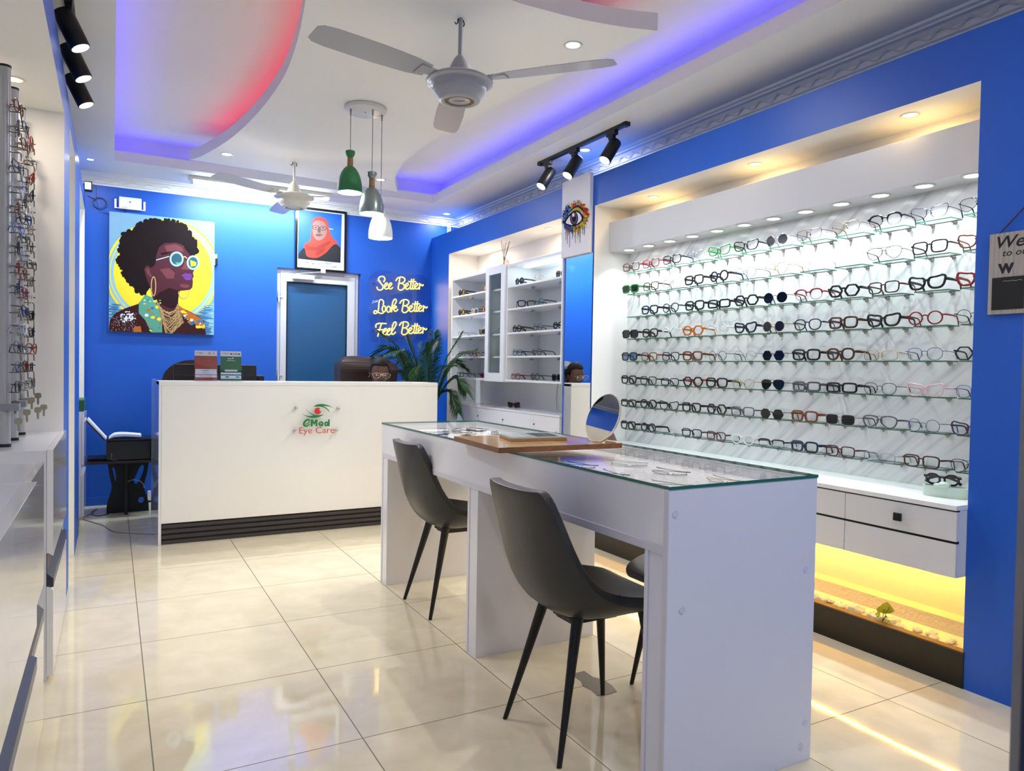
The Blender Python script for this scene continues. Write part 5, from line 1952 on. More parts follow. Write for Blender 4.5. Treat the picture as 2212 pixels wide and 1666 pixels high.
dr_([(600, 800), (625, 790), (640, 830), (655, 860), (640, 868), (615, 845)], 5.7, 5)
dr_([(905, 852), (945, 832), (965, 838), (985, 834), (1008, 858), (985, 862), (920, 862)], 6, 9)
dr_([(920, 866), (985, 864), (1006, 866), (990, 890), (950, 894)], 6, 9)
dr_([(720, 665), (800, 650), (810, 660), (740, 680)], 6, 3)
dtube([(690, 722), (800, 690)], 4, 6.2, 7)
for cx_, cy_, rx_, ry_ in ((865, 712, 61, 64), (1010, 742, 56, 62)):
    dr_(circle(cx_, cy_, rx_, ry_, 32), 6.5, 7)
    dr_(circle(cx_, cy_, rx_ - 15, ry_ - 15, 28), 7, 8)
dr_([(985, 720), (1040, 740), (1035, 770), (990, 775)], 7.3, 0)
dr_([(850, 740), (900, 740), (895, 757), (870, 760)], 7.3, 13)
dtube([(918, 700), (935, 690), (955, 705)], 5, 7.5, 10)
dtube([(668 + 19 * math.cos(q_), 948 + 82 * math.sin(q_)) for q_ in [2 * math.pi * i / 30 for i in range(31)]], 4, 7, 10)
dtube([(930 + 46 * math.cos(q_), 998 + 52 * math.sin(q_)) for q_ in [-0.3 + 3.6 * i / 20 for i in range(21)]], 4, 7, 10)
jac = [(298, 1342), (310, 1240), (350, 1185), (430, 1140), (540, 1100), (600, 1020), (650, 1040), (700, 1110), (800, 1190), (880, 1120), (960, 1150), (1040, 1190), (1110, 1240), (1130, 1362)]
dr_(jac, 6, 11)
dr_([(545, 1095), (600, 1020), (660, 1045), (700, 1110), (740, 1200), (745, 1345), (650, 1345), (600, 1240), (545, 1180)], 6.5, 13)
dr_([(885, 1110), (950, 1150), (1030, 1190), (1100, 1235), (1125, 1300), (1060, 1300), (1000, 1240), (920, 1200)], 6.5, 12)
for i in range(60):
    if i % 2:
        x_, y_ = random.uniform(560, 735), random.uniform(1060, 1335)
        if x_ < 560 + (y_ - 1060) * 0.2:
            continue
    else:
        x_ = random.uniform(920, 1110)
        y_ = 1160 + (x_ - 920) * 0.5 + random.uniform(0, 70)
    r_ = random.uniform(7, 22)
    dr_(circle(x_, y_, r_, r_ * random.uniform(0.4, 0.9), 8), 7, random.choice((0, 12, 13, 2, 14)))
for i in range(150):
    x_ = random.uniform(320, 530)
    y_ = random.uniform(1160 + (530 - x_) * 0.3, 1335)
    dr_(circle(x_, y_, 2.5, 2.5, 5), 7, 14 if i % 3 else 12)
for i in range(46):
    a_ = random.uniform(0, 6.28)
    r_ = random.uniform(10, 62)
    dr_(circle(455 + r_ * math.cos(a_), 1215 + r_ * 0.8 * math.sin(a_), 8, 6, 6), 7.4, 14)
dr_([(505, 1300), (560, 1290), (570, 1343), (500, 1343)], 7.2, 12)
for s_ in range(17):
    xa, ya = 690 + s_ * 4, 1060 + s_ * 9
    xb = 880 - s_ * 2
    yb = 1095 + s_ * 10
    mid = (800 + random.uniform(-20, 20), 1170 + s_ * 14)
    pts = spline([(xa, ya), ((xa + mid[0]) / 2 - 8, (ya + mid[1]) / 2 + 25), mid, ((xb + mid[0]) / 2 + 10, (yb + mid[1]) / 2 + 20), (xb + s_ * 5, yb)], 10)
    dtube([(x_ + 3 * math.sin(i * 1.6), y_ + 3 * math.cos(i * 1.6)) for i, (x_, y_) in enumerate(pts)], 3.4, 8 + s_ * 0.05, 15 if s_ % 3 else 10)
m.build('printed_image', PM, t)

# framed portrait above the door
FX0, FX1, FZ0, FZ1 = 1.487, 1.972, 2.09, 2.678
t = thing('framed_portrait', 'black-framed portrait of a woman in a red headscarf above the door', 'picture', (0, 0, 0))
m = MB()
bw = 0.022
m.box(FX0, FX0 + bw, YB - 0.025, YB, FZ0, FZ1)
m.box(FX1 - bw, FX1, YB - 0.025, YB, FZ0, FZ1)
m.box(FX0 + bw, FX1 - bw, YB - 0.025, YB, FZ1 - bw, FZ1)
m.box(FX0 + bw, FX1 - bw, YB - 0.025, YB, FZ0, FZ0 + bw)
m.build('picture_frame', BLKG, t, 0.002)
m = MB()
m.box(FX0 + bw, FX1 - bw, YB - 0.012, YB - 0.001, FZ0 + bw, FZ1 - bw)
m.build('mount_board', mat('mount_white', '#e6e8ee', 0.6), t)


def fp(zx, zy, dep=0.0):
    u = (zx - 270) / 385
    v = (zy - (97 + (zx - 270) * 0.075)) / 470
    return (FX0 + (FX1 - FX0) * u, YB - 0.0125 - dep, FZ1 - (FZ1 - FZ0) * v)


m = MB()
PMs = [mat('photo_blue', '#1559c6', 0.4, var=(4, 0.25)), mat('photo_scarf', '#b23427', 0.5), mat('photo_scarf_dark', '#8a2418', 0.5), mat('photo_skin', '#86605a', 0.5), mat('photo_skin_dark', '#553732', 0.5), mat('photo_black', '#14151c', 0.4), mat('photo_white', '#d8dbe4', 0.5)]
m.poly([(297, 122), (618, 148), (612, 516), (292, 488)], layer(fp, 1), 0)
m.poly([(296, 488), (298, 450), (330, 410), (400, 380), (520, 370), (580, 375), (610, 400), (611, 516)], layer(fp, 2), 5)
sc = spline([(395, 230), (400, 195), (425, 175), (455, 172), (490, 185), (512, 215), (520, 260), (530, 290), (545, 325), (575, 350), (593, 370), (560, 378), (540, 395), (500, 440), (440, 478), (390, 480), (355, 465), (345, 420), (335, 400), (340, 375), (380, 355), (385, 320), (392, 270)], 4, True)
m.poly(sc, layer(fp, 3), 1)
m.poly(spline([(398, 255), (405, 215), (430, 200), (465, 203), (492, 222), (503, 262), (500, 300), (482, 330), (450, 350), (420, 338), (402, 305)], 4, True), layer(fp, 4), 3)
m.poly([(345, 385), (420, 400), (520, 350), (540, 360), (450, 430), (350, 420)], layer(fp, 4), 2)
m.poly([(420, 440), (500, 400), (480, 440), (430, 465)], layer(fp, 4), 2)
for cx_ in (421, 476):
    ringo = circle(cx_, 252 + (cx_ - 421) * 0.08, 25, 17, 20)
    for i in range(20):
        a, b = ringo[i], ringo[(i + 1) % 20]
        c0 = (cx_, 252)
        m.poly([a, b, (b[0] + (c0[0] - b[0]) * 0.16, b[1] + (c0[1] - b[1]) * 0.16), (a[0] + (c0[0] - a[0]) * 0.16, a[1] + (c0[1] - a[1]) * 0.16)], layer(fp, 6), 5)
    m.poly(circle(cx_, 252, 7, 4, 10), layer(fp, 5), 5)
m.poly([(443, 248), (454, 248), (454, 253), (443, 253)], layer(fp, 6), 5)
m.poly([(440, 258), (452, 258), (460, 288), (448, 293), (434, 288)], layer(fp, 5), 4)
m.poly([(418, 305), (438, 299), (462, 302), (478, 308), (450, 318), (430, 317)], layer(fp, 5), 4)
m.poly([(520, 256), (552, 259), (552, 264), (520, 261)], layer(fp, 5), 6)
m.text('Mhe. Samia Suluhu Hassan', layer(fp, 3), 350, 548, 530, 507, 5, 0.0)
m.text('Rais wa Jamhuri ya Muungano wa Tanzania', layer(fp, 3), 312, 582, 556, 537, 5)
m.build('printed_image', PMs, t)

# eye painting on the pier
EX = XR - 0.028
EY0, EY1, EZ0, EZ1 = 4.098, 4.447, 1.998, 2.541


def ec(zx, zy, dep=0.0):
    u = (zx - 172) / 284
    top = 283 - (zx - 172) * 0.434
    bot = 1010 - (zx - 172) * 0.225
    v = (zy - top) / (bot - top)
    return (EX - 0.0003 - dep, EY1 - (EY1 - EY0) * u, EZ1 - (EZ1 - EZ0) * v)


t = thing('eye_canvas', 'white canvas with a colourful splattered eye above the mirror strip', 'picture', (0, 0, 0))
m = MB()
m.box(EX, XR, EY0, EY1, EZ0, EZ1)
m.build('canvas', mat('canvas_white', '#e3e2e8', 0.6), t, 0.0015)
EM_ = [mat('eye_' + n_, c_, 0.75, spec=0.15) for n_, c_ in (('ink', '#16121c'), ('blue', '#2350a0'), ('red', '#a3232a'), ('yellow', '#d8b52c'), ('orange', '#c8641e'), ('olive', '#8a9426'), ('white', '#eceaf0'), ('violet', '#5a4a70'), ('lightblue', '#4a86c0'))]
m = MB()
random.seed(8)
ccx, ccy = 315, 615


def col_at(a_):
    d_ = math.degrees(a_) % 360   # 0 = image right, 90 = down
    if 100 < d_ < 240:
        return random.choice((1, 1, 8, 0, 7))
    if 60 < d_ <= 100:
        return random.choice((2, 3, 5, 1))
    if 0 <= d_ <= 60:
        return random.choice((3, 5, 3, 2))
    if 290 < d_ < 360:
        return random.choice((2, 3, 4, 2))
    return random.choice((4, 3, 8, 2))


for i in range(330):
    a_ = random.uniform(0, 2 * math.pi)
    r_ = random.uniform(0.72, 1.08)
    x_, y_ = ccx + 118 * r_ * math.cos(a_), ccy - 10 + 150 * r_ * math.sin(a_) * 0.85 - math.cos(a_) * 22
    s_ = random.uniform(4, 17) * (1.5 - r_ * 0.6)
    l_ = random.uniform(1, 2.6)
    ca, sa = math.cos(a_), math.sin(a_)
    m.poly([(x_ - sa * s_, y_ + ca * s_), (x_ + ca * s_ * l_, y_ + sa * s_ * l_), (x_ + sa * s_, y_ - ca * s_), (x_ - ca * s_ * 0.7, y_ - sa * s_ * 0.7)], layer(ec, 1 + 0.02 * i / 3), col_at(a_))
for i in range(110):
    a_ = random.uniform(0, 2 * math.pi)
    r_ = random.uniform(1.05, 1.35)
    x_, y_ = ccx + 112 * r_ * math.cos(a_), ccy + 135 * r_ * math.sin(a_)
    if 178 < x_ < 448 and y_ > 330:
        s_ = random.uniform(1.2, 4.5)
        m.poly(circle(x_, y_, s_, s_ * 1.3, 6), layer(ec, 1), random.choice((0, col_at(a_))))
for x_, y0_, y1_ in ((222, 700, 830), (238, 700, 865), (262, 705, 900), (250, 700, 780), (290, 720, 820), (303, 720, 790), (322, 720, 860), (345, 715, 820), (368, 700, 855), (355, 700, 790), (390, 690, 745), (410, 690, 780)):
    m.poly([(x_ - 3, y0_), (x_ + 3, y0_), (x_ + 1.6, y1_), (x_ - 1.6, y1_)], layer(ec, 3), random.choice((0, 0, 1, 2, 5)))
lid = spline([(195, 665), (225, 620), (262, 575), (310, 545), (350, 545), (385, 575), (402, 605), (388, 640), (350, 680), (300, 698), (250, 685)], 5, True)
m.poly(lid, layer(ec, 8), 0)
wh = spline([(222, 662), (250, 615), (290, 572), (330, 556), (365, 575), (385, 615), (372, 645), (335, 672), (290, 683), (250, 676)], 5, True)
m.poly(wh, layer(ec, 9), 6)
for rx_, ry_, mi, k in ((42, 66, 0, 10), (34, 56, 7, 10.5), (20, 36, 0, 11)):
    m.poly(circle(308, 618, rx_, ry_, 28), layer(ec, k), mi)
m.poly([(290, 572), (312, 568), (313, 600), (291, 604)], layer(ec, 12), 6)
m.poly(spline([(255, 570), (290, 520), (330, 495), (365, 500), (395, 530), (415, 575), (395, 545), (360, 515), (330, 508), (295, 530)], 4, True), layer(ec, 8), 0)
m.poly(spline([(270, 560), (300, 528), (335, 513), (368, 525), (392, 556), (360, 545), (320, 540)], 4, True), layer(ec, 7.9), 3)
for i in range(16):
    x_ = 262 + i * 9
    m.poly([(x_, 560 - 20 * math.sin(i / 15 * 3.14)), (x_ + 4, 560 - 20 * math.sin(i / 15 * 3.14)), (x_ + (i - 6) * 2.2, 535 - 18 * math.sin(i / 15 * 3.14))], layer(ec, 8.5), 0)
m.build('printed_image', EM_, t)

# welcome board hung on the near end of the right wall
t = thing('welcome_board', 'light wood welcome board with black slate panel hanging on a cord', 'sign', (0, 0, 0))
WBX = XR - 0.014
m = MB()
m.box(WBX, XR, 1.20, 1.522, 1.428, 1.724)
m.build('board_panel', wood_mat('grey_wood', '#8f8880', '#aaa49b', (20, 40, 1), 0.6), t, 0.001)
wb = lambda y, z: (WBX - 0.0006, y, z)
m = MB()
m.box(WBX - 0.0012, WBX, 1.215, 1.508, 1.444, 1.562)
m.build('slate_panel', mat('slate_black', '#0c0c0e', 0.5), t)
m = MB()
m.text('Welcome', wb, 1.495, 1.235, 1.668, 1.712, 0, 0.012, 0.25)
m.text('to our', wb, 1.475, 1.375, 1.638, 1.657, 0, 0.008, 0.2)
m.text('W', wb, 1.49, 1.435, 1.575, 1.612, 0, 0.06)
m.build('board_lettering', mat('board_ink', '#101014', 0.5), t)
m = MB()
m.tube([(WBX - 0.0016, 1.47 - i * 0.008, 1.547 + 0.0015 * math.sin(i * 2.1)) for i in range(9)], 0.0006, 4)
m.build('chalk_mark', mat('chalk', '#c8c8c8', 0.8), t)
m = MB()
m.tube([(WBX + 0.004, 1.49, 1.724), (WBX + 0.002, 1.365, 1.85)], 0.0022, 6)
m.tube([(WBX + 0.004, 1.235, 1.724), (WBX + 0.002, 1.365, 1.85)], 0.0022, 6)
m.build('hanging_cord', mat('brown_cord', '#4a3220', 0.8), t)
m = MB()
m.cyl((XR - 0.02, 1.365, 1.85), (XR, 1.365, 1.85), 0.012, n=16)
m.build('wall_hook', WPLA, t)

# ------------------------------------------------------------------ neon sign
NY = YB - 0.028


def nz(zx, zy):
    return (2.275 + (zx - 203.6) * 0.0005275, NY, 2.072 - (zy - 185) * 0.0004917 + (zx - 203.6) * 0.0000383)


def el_(cx_, cy_, rx_, ry_):
    return [(cx_ + rx_ * math.cos(q_), cy_ + ry_ * math.sin(q_)) for q_ in [2 * math.pi * i / 12 - 0.8 for i in range(13)]]


BETTER = [
    [(575, 255), (608, 202), (668, 178), (720, 185), (755, 220), (745, 268), (700, 298), (655, 305)],
    [(690, 303), (735, 330), (748, 385), (708, 432), (655, 440), (622, 405)],
    [(655, 200), (640, 300), (622, 400)],
    [(765, 385), (808, 352), (825, 318), (798, 303), (766, 345), (772, 405), (812, 425), (858, 390)],
    [(893, 215), (876, 330), (868, 400), (886, 422), (912, 402)],
    [(936, 215), (920, 330), (912, 400), (932, 422), (958, 398)],
    [(828, 270), (980, 270)],
    [(958, 385), (1000, 352), (1016, 318), (988, 303), (956, 345), (964, 405), (1000, 422), (1038, 392)],
    [(1052, 300), (1056, 360), (1050, 432)], [(1056, 358), (1080, 325), (1100, 352), (1122, 352), (1136, 328)]]
SEE = [[(338, 275), (360, 222), (340, 176), (292, 164), (247, 190), (240, 240), (282, 300), (324, 358), (318, 412), (275, 440), (228, 425), (206, 372)],
       [(352, 380), (398, 342), (410, 308), (384, 298), (358, 342), (360, 398), (394, 417), (436, 398)],
       [(436, 385), (480, 345), (494, 308), (466, 298), (440, 345), (445, 402), (480, 417), (516, 385)]]
LOOK = [[(330, 735), (342, 680), (310, 632), (266, 642), (250, 722), (244, 820), (214, 892), (170, 906), (158, 872), (188, 848), (240, 882), (298, 906), (342, 895)],
        el_(350, 815, 33, 62), el_(440, 825, 36, 60),
        [(484, 800), (555, 742), (590, 662), (574, 625), (540, 642), (514, 722), (504, 800), (498, 886)], [(508, 822), (552, 776), (590, 770), (584, 800), (540, 822), (576, 872), (626, 830)]]
FEEL = [[(200, 1188), (200, 1132), (250, 1105), (400, 1112)], [(310, 1110), (272, 1220), (236, 1366)], [(220, 1235), (330, 1230)],
        [(335, 1292), (384, 1252), (400, 1222), (374, 1214), (340, 1260), (340, 1322), (374, 1342), (420, 1310)],
        [(420, 1292), (462, 1252), (478, 1222), (452, 1214), (420, 1260), (420, 1322), (454, 1342), (500, 1310)],
        [(500, 1290), (560, 1202), (594, 1122), (580, 1085), (546, 1102), (516, 1190), (505, 1290), (530, 1336), (586, 1290)]]
t = thing('neon_sign', 'glowing yellow handwriting sign on a clear backing beside the door', 'neon sign', (0, 0, 0))
NE = mat('neon_yellow', '#ffd24a', 0.4, emit=(1.0, 0.58, 0.10), es=2.3)
for name, grp, off in (('See Better', SEE, (0, 0)), ('Look Better', LOOK, (85, 458)), ('Feel Better', FEEL, (82, 908))):
    m = MB()
    for st in grp:
        m.tube([nz(*p_) for p_ in (spline(st, 6) if len(st) > 2 else st)], 0.0052, 7)
    for st in BETTER:
        m.tube([nz(p_[0] + off[0], p_[1] + off[1]) for p_ in (spline(st, 6) if len(st) > 2 else st)], 0.0052, 7)
    m.build('glowing_line', NE, t)
m = MB()
blob = spline([(60, 200), (180, 70), (330, 40), (560, 90), (760, 90), (1000, 110), (1200, 180), (1230, 330), (1180, 520), (1300, 700), (1310, 880), (1180, 1000), (1290, 1150), (1320, 1330), (1180, 1450), (800, 1470), (500, 1490), (200, 1490), (90, 1330), (100, 1120), (40, 950), (60, 780), (150, 620), (80, 450)], 4, True)
m.prism(blob, lambda a, b: (nz(a, b)[0], NY + 0.009, nz(a, b)[2]), lambda a, b: (nz(a, b)[0], NY + 0.013, nz(a, b)[2]))
m.build('acrylic_backing', clear_mat('neon_acrylic', '#f3f6fc', refl=0.7), t)
m = MB()
for a, b in ((158, 305), (1172, 328), (160, 1242), (1255, 1240)):
    p_ = nz(a, b)
    m.cyl((p_[0], NY + 0.005, p_[2]), (p_[0], YB, p_[2]), 0.005, n=10)
m.build('standoff', BLKM, t)
lamp('AREA', (2.55, YB - 0.05, 1.82), 2.2, (1.0, 0.6, 0.2), 0.5, (0, -1, 0), sy=0.45)

# ------------------------------------------------------------------ small things on the back wall
t = thing('wifi_router', 'white wireless router with side antennas above the canvas print', 'router', (0, 0, 0))
m = MB()
m.box(0.045, 0.213, YB - 0.035, YB - 0.004, 2.478, 2.578)
m.build('router_body', WPLA, t, 0.006)
m = MB()
for x, r_ in ((0.02, -0.03), (0.235, 0.03)):
    m.box(x - 0.008, x + 0.008, YB - 0.03, YB - 0.02, 2.478, 2.555)
    m.box(min(x, 0.13 if x < 0.1 else 0.2), max(x, 0.05), YB - 0.028, YB - 0.022, 2.478, 2.486) if x < 0.1 else m.box(0.21, x, YB - 0.028, YB - 0.022, 2.478, 2.486)
m.build('antenna', WPLA, t, 0.002)
m = MB()
m.box(0.121, 0.133, YB - 0.0358, YB - 0.035, 2.532, 2.545)
for i in range(8):
    m.box(0.062 + i * 0.006, 0.066 + i * 0.006, YB - 0.0358, YB - 0.035, 2.489, 2.493)
m.build('router_marking', mat('marking_grey', '#70747c', 0.5), t)
m = MB()
m.tube([(0.09, YB - 0.015, 2.48), (0.088, YB - 0.012, 2.45), (0.088, YB - 0.006, 2.43)], 0.003, 6)
m.build('router_lead', BLKM, t)
t = thing('network_cable', 'coiled blue network cable in the corner beside the router', 'cable', (0, 0, 0))
m = MB()
pts = []
for k in range(3):
    for i in range(28):
        q_ = 2 * math.pi * i / 28
        pts.append((-0.093 + (0.042 + 0.004 * k) * math.cos(q_ + 2.4), YB - 0.008 - 0.003 * k, 2.508 + (0.040 + 0.003 * k) * math.sin(q_ + 2.4)))
m.tube([(-0.18, YB - 0.006, 2.56), (-0.15, YB - 0.007, 2.545)] + pts + [(-0.10, YB - 0.02, 2.45), (-0.05, YB - 0.02, 2.44), (-0.015, YB - 0.012, 2.42)], 0.0028, 5)
m.tube([(-0.145, YB - 0.006, 2.66), (-0.12, YB - 0.006, 2.64), (-0.118, YB - 0.006, 2.56), (-0.125, YB - 0.006, 2.52)], 0.0016, 5)
m.build('cable_loop', mat('cable_blue_grey', '#33507e', 0.5), t)
m = MB()
m.box(-0.2, -0.148, YB - 0.03, YB, 2.598, 2.672, 0)
m.box(-0.2, -0.156, YB - 0.033, YB - 0.03, 2.606, 2.664, 1)
tag(m.build('corner_light_box', [mat('box_dark_edge', '#20303a', 0.5), mat('lit_panel', '#dff2c0', 0.5, emit=(0.75, 0.95, 0.6), es=0.7)], None, 0.001), 'small pale green lit box in the far left ceiling corner', 'light')
m = MB()
m.box(0.791, 0.812, YB - 0.02, YB, 2.07, 2.165)
m.box(0.796, 0.816, YB - 0.03, YB - 0.0, 2.07, 2.13, 1)
tag(m.build('wall_socket', [WPLA, BLKM], None, 0.001), 'white socket with black plug at the right edge of the canvas print', 'socket')
for i, x in enumerate((3.03, 3.055)):
    m = MB()
    m.cyl((x, YB - 0.02, 0.1), (x, YB - 0.02, 2.73), 0.009, n=10)
    tag(m.build('conduit_pipe', WMET), 'thin white conduit pipe in the far corner, %s one' % ('left' if i == 0 else 'right'), 'pipe', 'conduits in the far corner')

# ------------------------------------------------------------------ things on and behind the counter
def pay_stand(x0, x1, colname, col, label, red):
    t = thing('payment_stand', label, 'sign stand', ((x0 + x1) / 2, CY + 0.07, 1.078))
    w_ = (x1 - x0) / 2
    tilt = lambda x, z, dy=0.0: (x, 0.0 + z * 0.10 + dy, z)
    h = 0.214
    m = MB()
    m.prism([(-w_, 0.004), (w_, 0.004), (w_, h), (-w_, h)], lambda x, z: tilt(x, z, -0.003), lambda x, z: tilt(x, z, -0.0015))
    m.box(-w_, w_, -0.02, 0.05, 0, 0.003)
    m.build('acrylic_holder', clear_mat('holder_acrylic', '#f2f5fa', refl=0.8), t)
    m = MB()
    cm = [mat(colname, col, 0.5), mat('card_white', '#e9e9ec', 0.5), mat('card_ink', '#2a3038', 0.5), mat('card_red', '#c03a30', 0.5), mat('card_orange', '#d98a3a', 0.5), mat('card_blue', '#3a6ab0', 0.5)]
    w2 = w_ - 0.004
    m.prism([(-w2, 0.006), (w2, 0.006), (w2, h - 0.005), (-w2, h - 0.005)], lambda x, z: tilt(x, z, 0.0), lambda x, z: tilt(x, z, 0.001))
    L1 = lambda k: (lambda x, z: tilt(x, z, -0.0003 * k))
    B_ = lambda xa, xb, za, zb_, mi, k=1: m.poly([(xa, za), (xb, za), (xb, zb_), (xa, zb_)], L1(k), mi)
    B_(-w2, w2, h - 0.042, h - 0.006, 1)
    m.text('TIPS', L1(2), -w2 + 0.020, -w2 + 0.052, h - 0.030, h - 0.019, 2, 0.0, 0.3)
    m.poly([(-w2 + 0.006, h - 0.028), (-w2 + 0.022, h - 0.019), (-w2 + 0.012, h - 0.022)], L1(2), 2)
    if red:
        m.poly(circle(0.022, h - 0.024, 0.0075, 0.0075, 18), L1(2), 3)
        m.poly(circle(0.022, h - 0.024, 0.004, 0.004, 14), L1(3), 1)
        m.poly([(0.042, h - 0.030), (0.052, h - 0.030), (0.049, h - 0.018), (0.046, h - 0.018)], L1(2), 4)
        B_(-w2 + 0.004, w2 - 0.004, 0.026, 0.042, 1)
        B_(-w2 + 0.004, w2 - 0.004, 0.046, 0.082, 1)
        m.text('Pesa ni M-Pesa', L1(2), -0.036, 0.034, 0.030, 0.038, 3, 0.0, 0.2)
        B_(-0.024, 0.018, 0.071, 0.074, 2, 2)
        B_(-0.026, 0.020, 0.054, 0.0555, 2, 2)
    else:
        for i, mi in enumerate((2, 4, 5, 2)):
            B_(-0.004 + i * 0.017, 0.008 + i * 0.017, h - 0.030, h - 0.020, mi, 2)
        m.poly(circle(0.012, h - 0.054, 0.006, 0.005, 12), L1(2), 1)
        B_(-0.022, 0.004, h - 0.061, h - 0.056, 1, 2)
        B_(-0.028, 0.028, h - 0.073, h - 0.070, 1, 2)
        B_(-0.04, 0.042, 0.068, 0.080, 1)
        B_(-w2 + 0.002, w2 - 0.002, 0.048, 0.060, 1)
        B_(-w2 + 0.002, w2 - 0.002, 0.018, 0.040, 1)
        B_(-0.036, -0.014, 0.026, 0.034, 2, 2)
        B_(0.03, 0.054, 0.026, 0.034, 5, 2)
    m.build('printed_card', cm, t)


pay_stand(0.485, 0.636, 'card_brick_red', '#a8432c', 'brick red payment card stand on the reception counter', True)
pay_stand(0.648, 0.792, 'card_green', '#25683a', 'green payment card stand on the reception counter', False)

t = thing('desktop_monitor', 'black monitor seen from behind, over the reception counter', 'monitor', (0.668, 5.72, 0.745))
m = MB()
m.box(-0.283, 0.285, 0.0, 0.022, 0.10, 0.447)
m.build('screen_housing', BLKM, t, 0.006)
m = MB()
m.box(-0.12, 0.12, -0.035, 0.0, 0.18, 0.36)
m.box(-0.275, 0.277, -0.004, 0.0, 0.36, 0.372)
m.build('rear_cover', mat('monitor_dark', '#1b1b20', 0.5), t, 0.01)
m = MB()
m.box(-0.02, 0.02, -0.045, -0.025, 0.01, 0.30)
m.box(-0.11, 0.11, -0.10, 0.08, 0, 0.012)
m.build('monitor_stand', BLKM, t, 0.004)
m = MB()
m.box(0.262, 0.281, 0.03, 0.036, 0.1, 0.4)
t = thing('desk_phone', 'black telephone behind the right side of the monitor', 'telephone', (1.0, 5.85, 0.745))
m = MB()
m.box(-0.05, 0.06, -0.08, 0.08, 0.0, 0.05)
m.build('phone_base', BLKM, t, 0.006)
m = MB()
m.box(-0.03, 0.03, -0.02, 0.02, 0.05, 0.37)
m.build('handset', BLKM, t, 0.012)
t = thing('visitor_chair_back', 'brown rounded chair back showing behind the monitor', 'chair', (0.58, 6.25, 0))
m = MB()
prof = [(-0.24, 0.62), (-0.25, 0.95), (-0.22, 1.12), (-0.12, 1.205), (0.0, 1.225), (0.12, 1.205), (0.22, 1.12), (0.25, 0.95), (0.24, 0.62)]
m.prism(spline(prof, 5), lambda x, z: (x, 0 + 0.05 * (z - 0.6), z), lambda x, z: (x, 0.05 + 0.05 * (z - 0.6), z), 0, 0, True)
m.build('backrest', mat('brown_leather', '#2a1a17', 0.35), t, 0.01)
m = MB()
m.box(-0.24, 0.24, -0.42, 0.04, 0.42, 0.52)
m.build('seat', MATS['brown_leather'], t, 0.03, 3)
m = MB()
m.cyl((0, -0.2, 0.06), (0, -0.2, 0.42), 0.03, n=14)
for i in range(5):
    q_ = i * 2 * math.pi / 5
    m.tube([(0, -0.2, 0.09), (0.28 * math.cos(q_), -0.2 + 0.28 * math.sin(q_), 0.05)], 0.018, 8)
    m.sphere((0.28 * math.cos(q_), -0.2 + 0.28 * math.sin(q_), 0.028), 0.028, 10, 6)
m.build('swivel_base', BLKM, t)

# executive chair
t = thing('office_chair', 'large dark brown high-back office chair behind the counter', 'chair', (1.91, 6.02, 0))
BR = MATS['brown_leather']
m = MB()
prof = [(-0.20, 0.50), (-0.235, 0.80), (-0.25, 1.10), (-0.245, 1.215), (-0.19, 1.268), (-0.12, 1.283), (0.0, 1.278), (0.12, 1.272), (0.20, 1.245), (0.255, 1.19), (0.245, 1.08), (0.225, 0.80), (0.20, 0.50)]
m.prism(spline(prof, 4), lambda x, z: (x, 0 + 0.07 * (z - 0.5) - 0.09 * (abs(x) / 0.25) ** 3, z), lambda x, z: (x, 0.10 + 0.07 * (z - 0.5), z), 0, 0, True)
m.build('backrest', BR, t, 0.012, 3)
m = MB()
for x in (-0.155, 0.14):
    m.tube([(x * 0.9, -0.02, 0.6), (x, 0.0, 1.0), (x * 0.96, 0.03, 1.262)], 0.0035, 6)
m.build('seam', mat('seam_brown', '#4a3430', 0.5), t)
m = MB()
m.box(-0.25, 0.25, -0.50, 0.02, 0.42, 0.53)
m.build('seat', BR, t, 0.04, 3)
for s_ in (-1, 1):
    m = MB()
    m.tube([(s_ * 0.27, -0.38, 0.50), (s_ * 0.29, -0.40, 0.66), (s_ * 0.29, -0.1, 0.68), (s_ * 0.26, 0.02, 0.62)], 0.02, 8)
    m.build('armrest', BLKM, t)
m = MB()
m.cyl((0, -0.22, 0.06), (0, -0.22, 0.42), 0.032, n=14)
for i in range(5):
    q_ = i * 2 * math.pi / 5 + 0.3
    m.tube([(0, -0.22, 0.10), (0.30 * math.cos(q_), -0.22 + 0.30 * math.sin(q_), 0.055)], 0.02, 8)
    m.sphere((0.30 * math.cos(q_), -0.22 + 0.30 * math.sin(q_), 0.03), 0.03, 10, 6)
m.build('swivel_base', BLKM, t)

# ------------------------------------------------------------------ person behind the counter
def skin_chain(pts, rad, edges, name, mt, parent, sub=1):
    me = bpy.data.meshes.new(name)
    me.from_pydata(pts, edges, [])
    me.materials.append(mt)
    o = bpy.data.objects.new(name, me)
    COL.objects.link(o)
    o.parent = parent
    sk = o.modifiers.new('skin', 'SKIN')
    sk.use_smooth_shade = True
    if not me.skin_vertices:
        pass
    for i, r_ in enumerate(rad):
        me.skin_vertices[0].data[i].radius = (r_, r_) if not isinstance(r_, tuple) else r_
    me.skin_vertices[0].data[0].use_root = True
    if sub:
        s_ = o.modifiers.new('sub', 'SUBSURF')
        s_.levels = sub
        s_.render_levels = sub
    return o


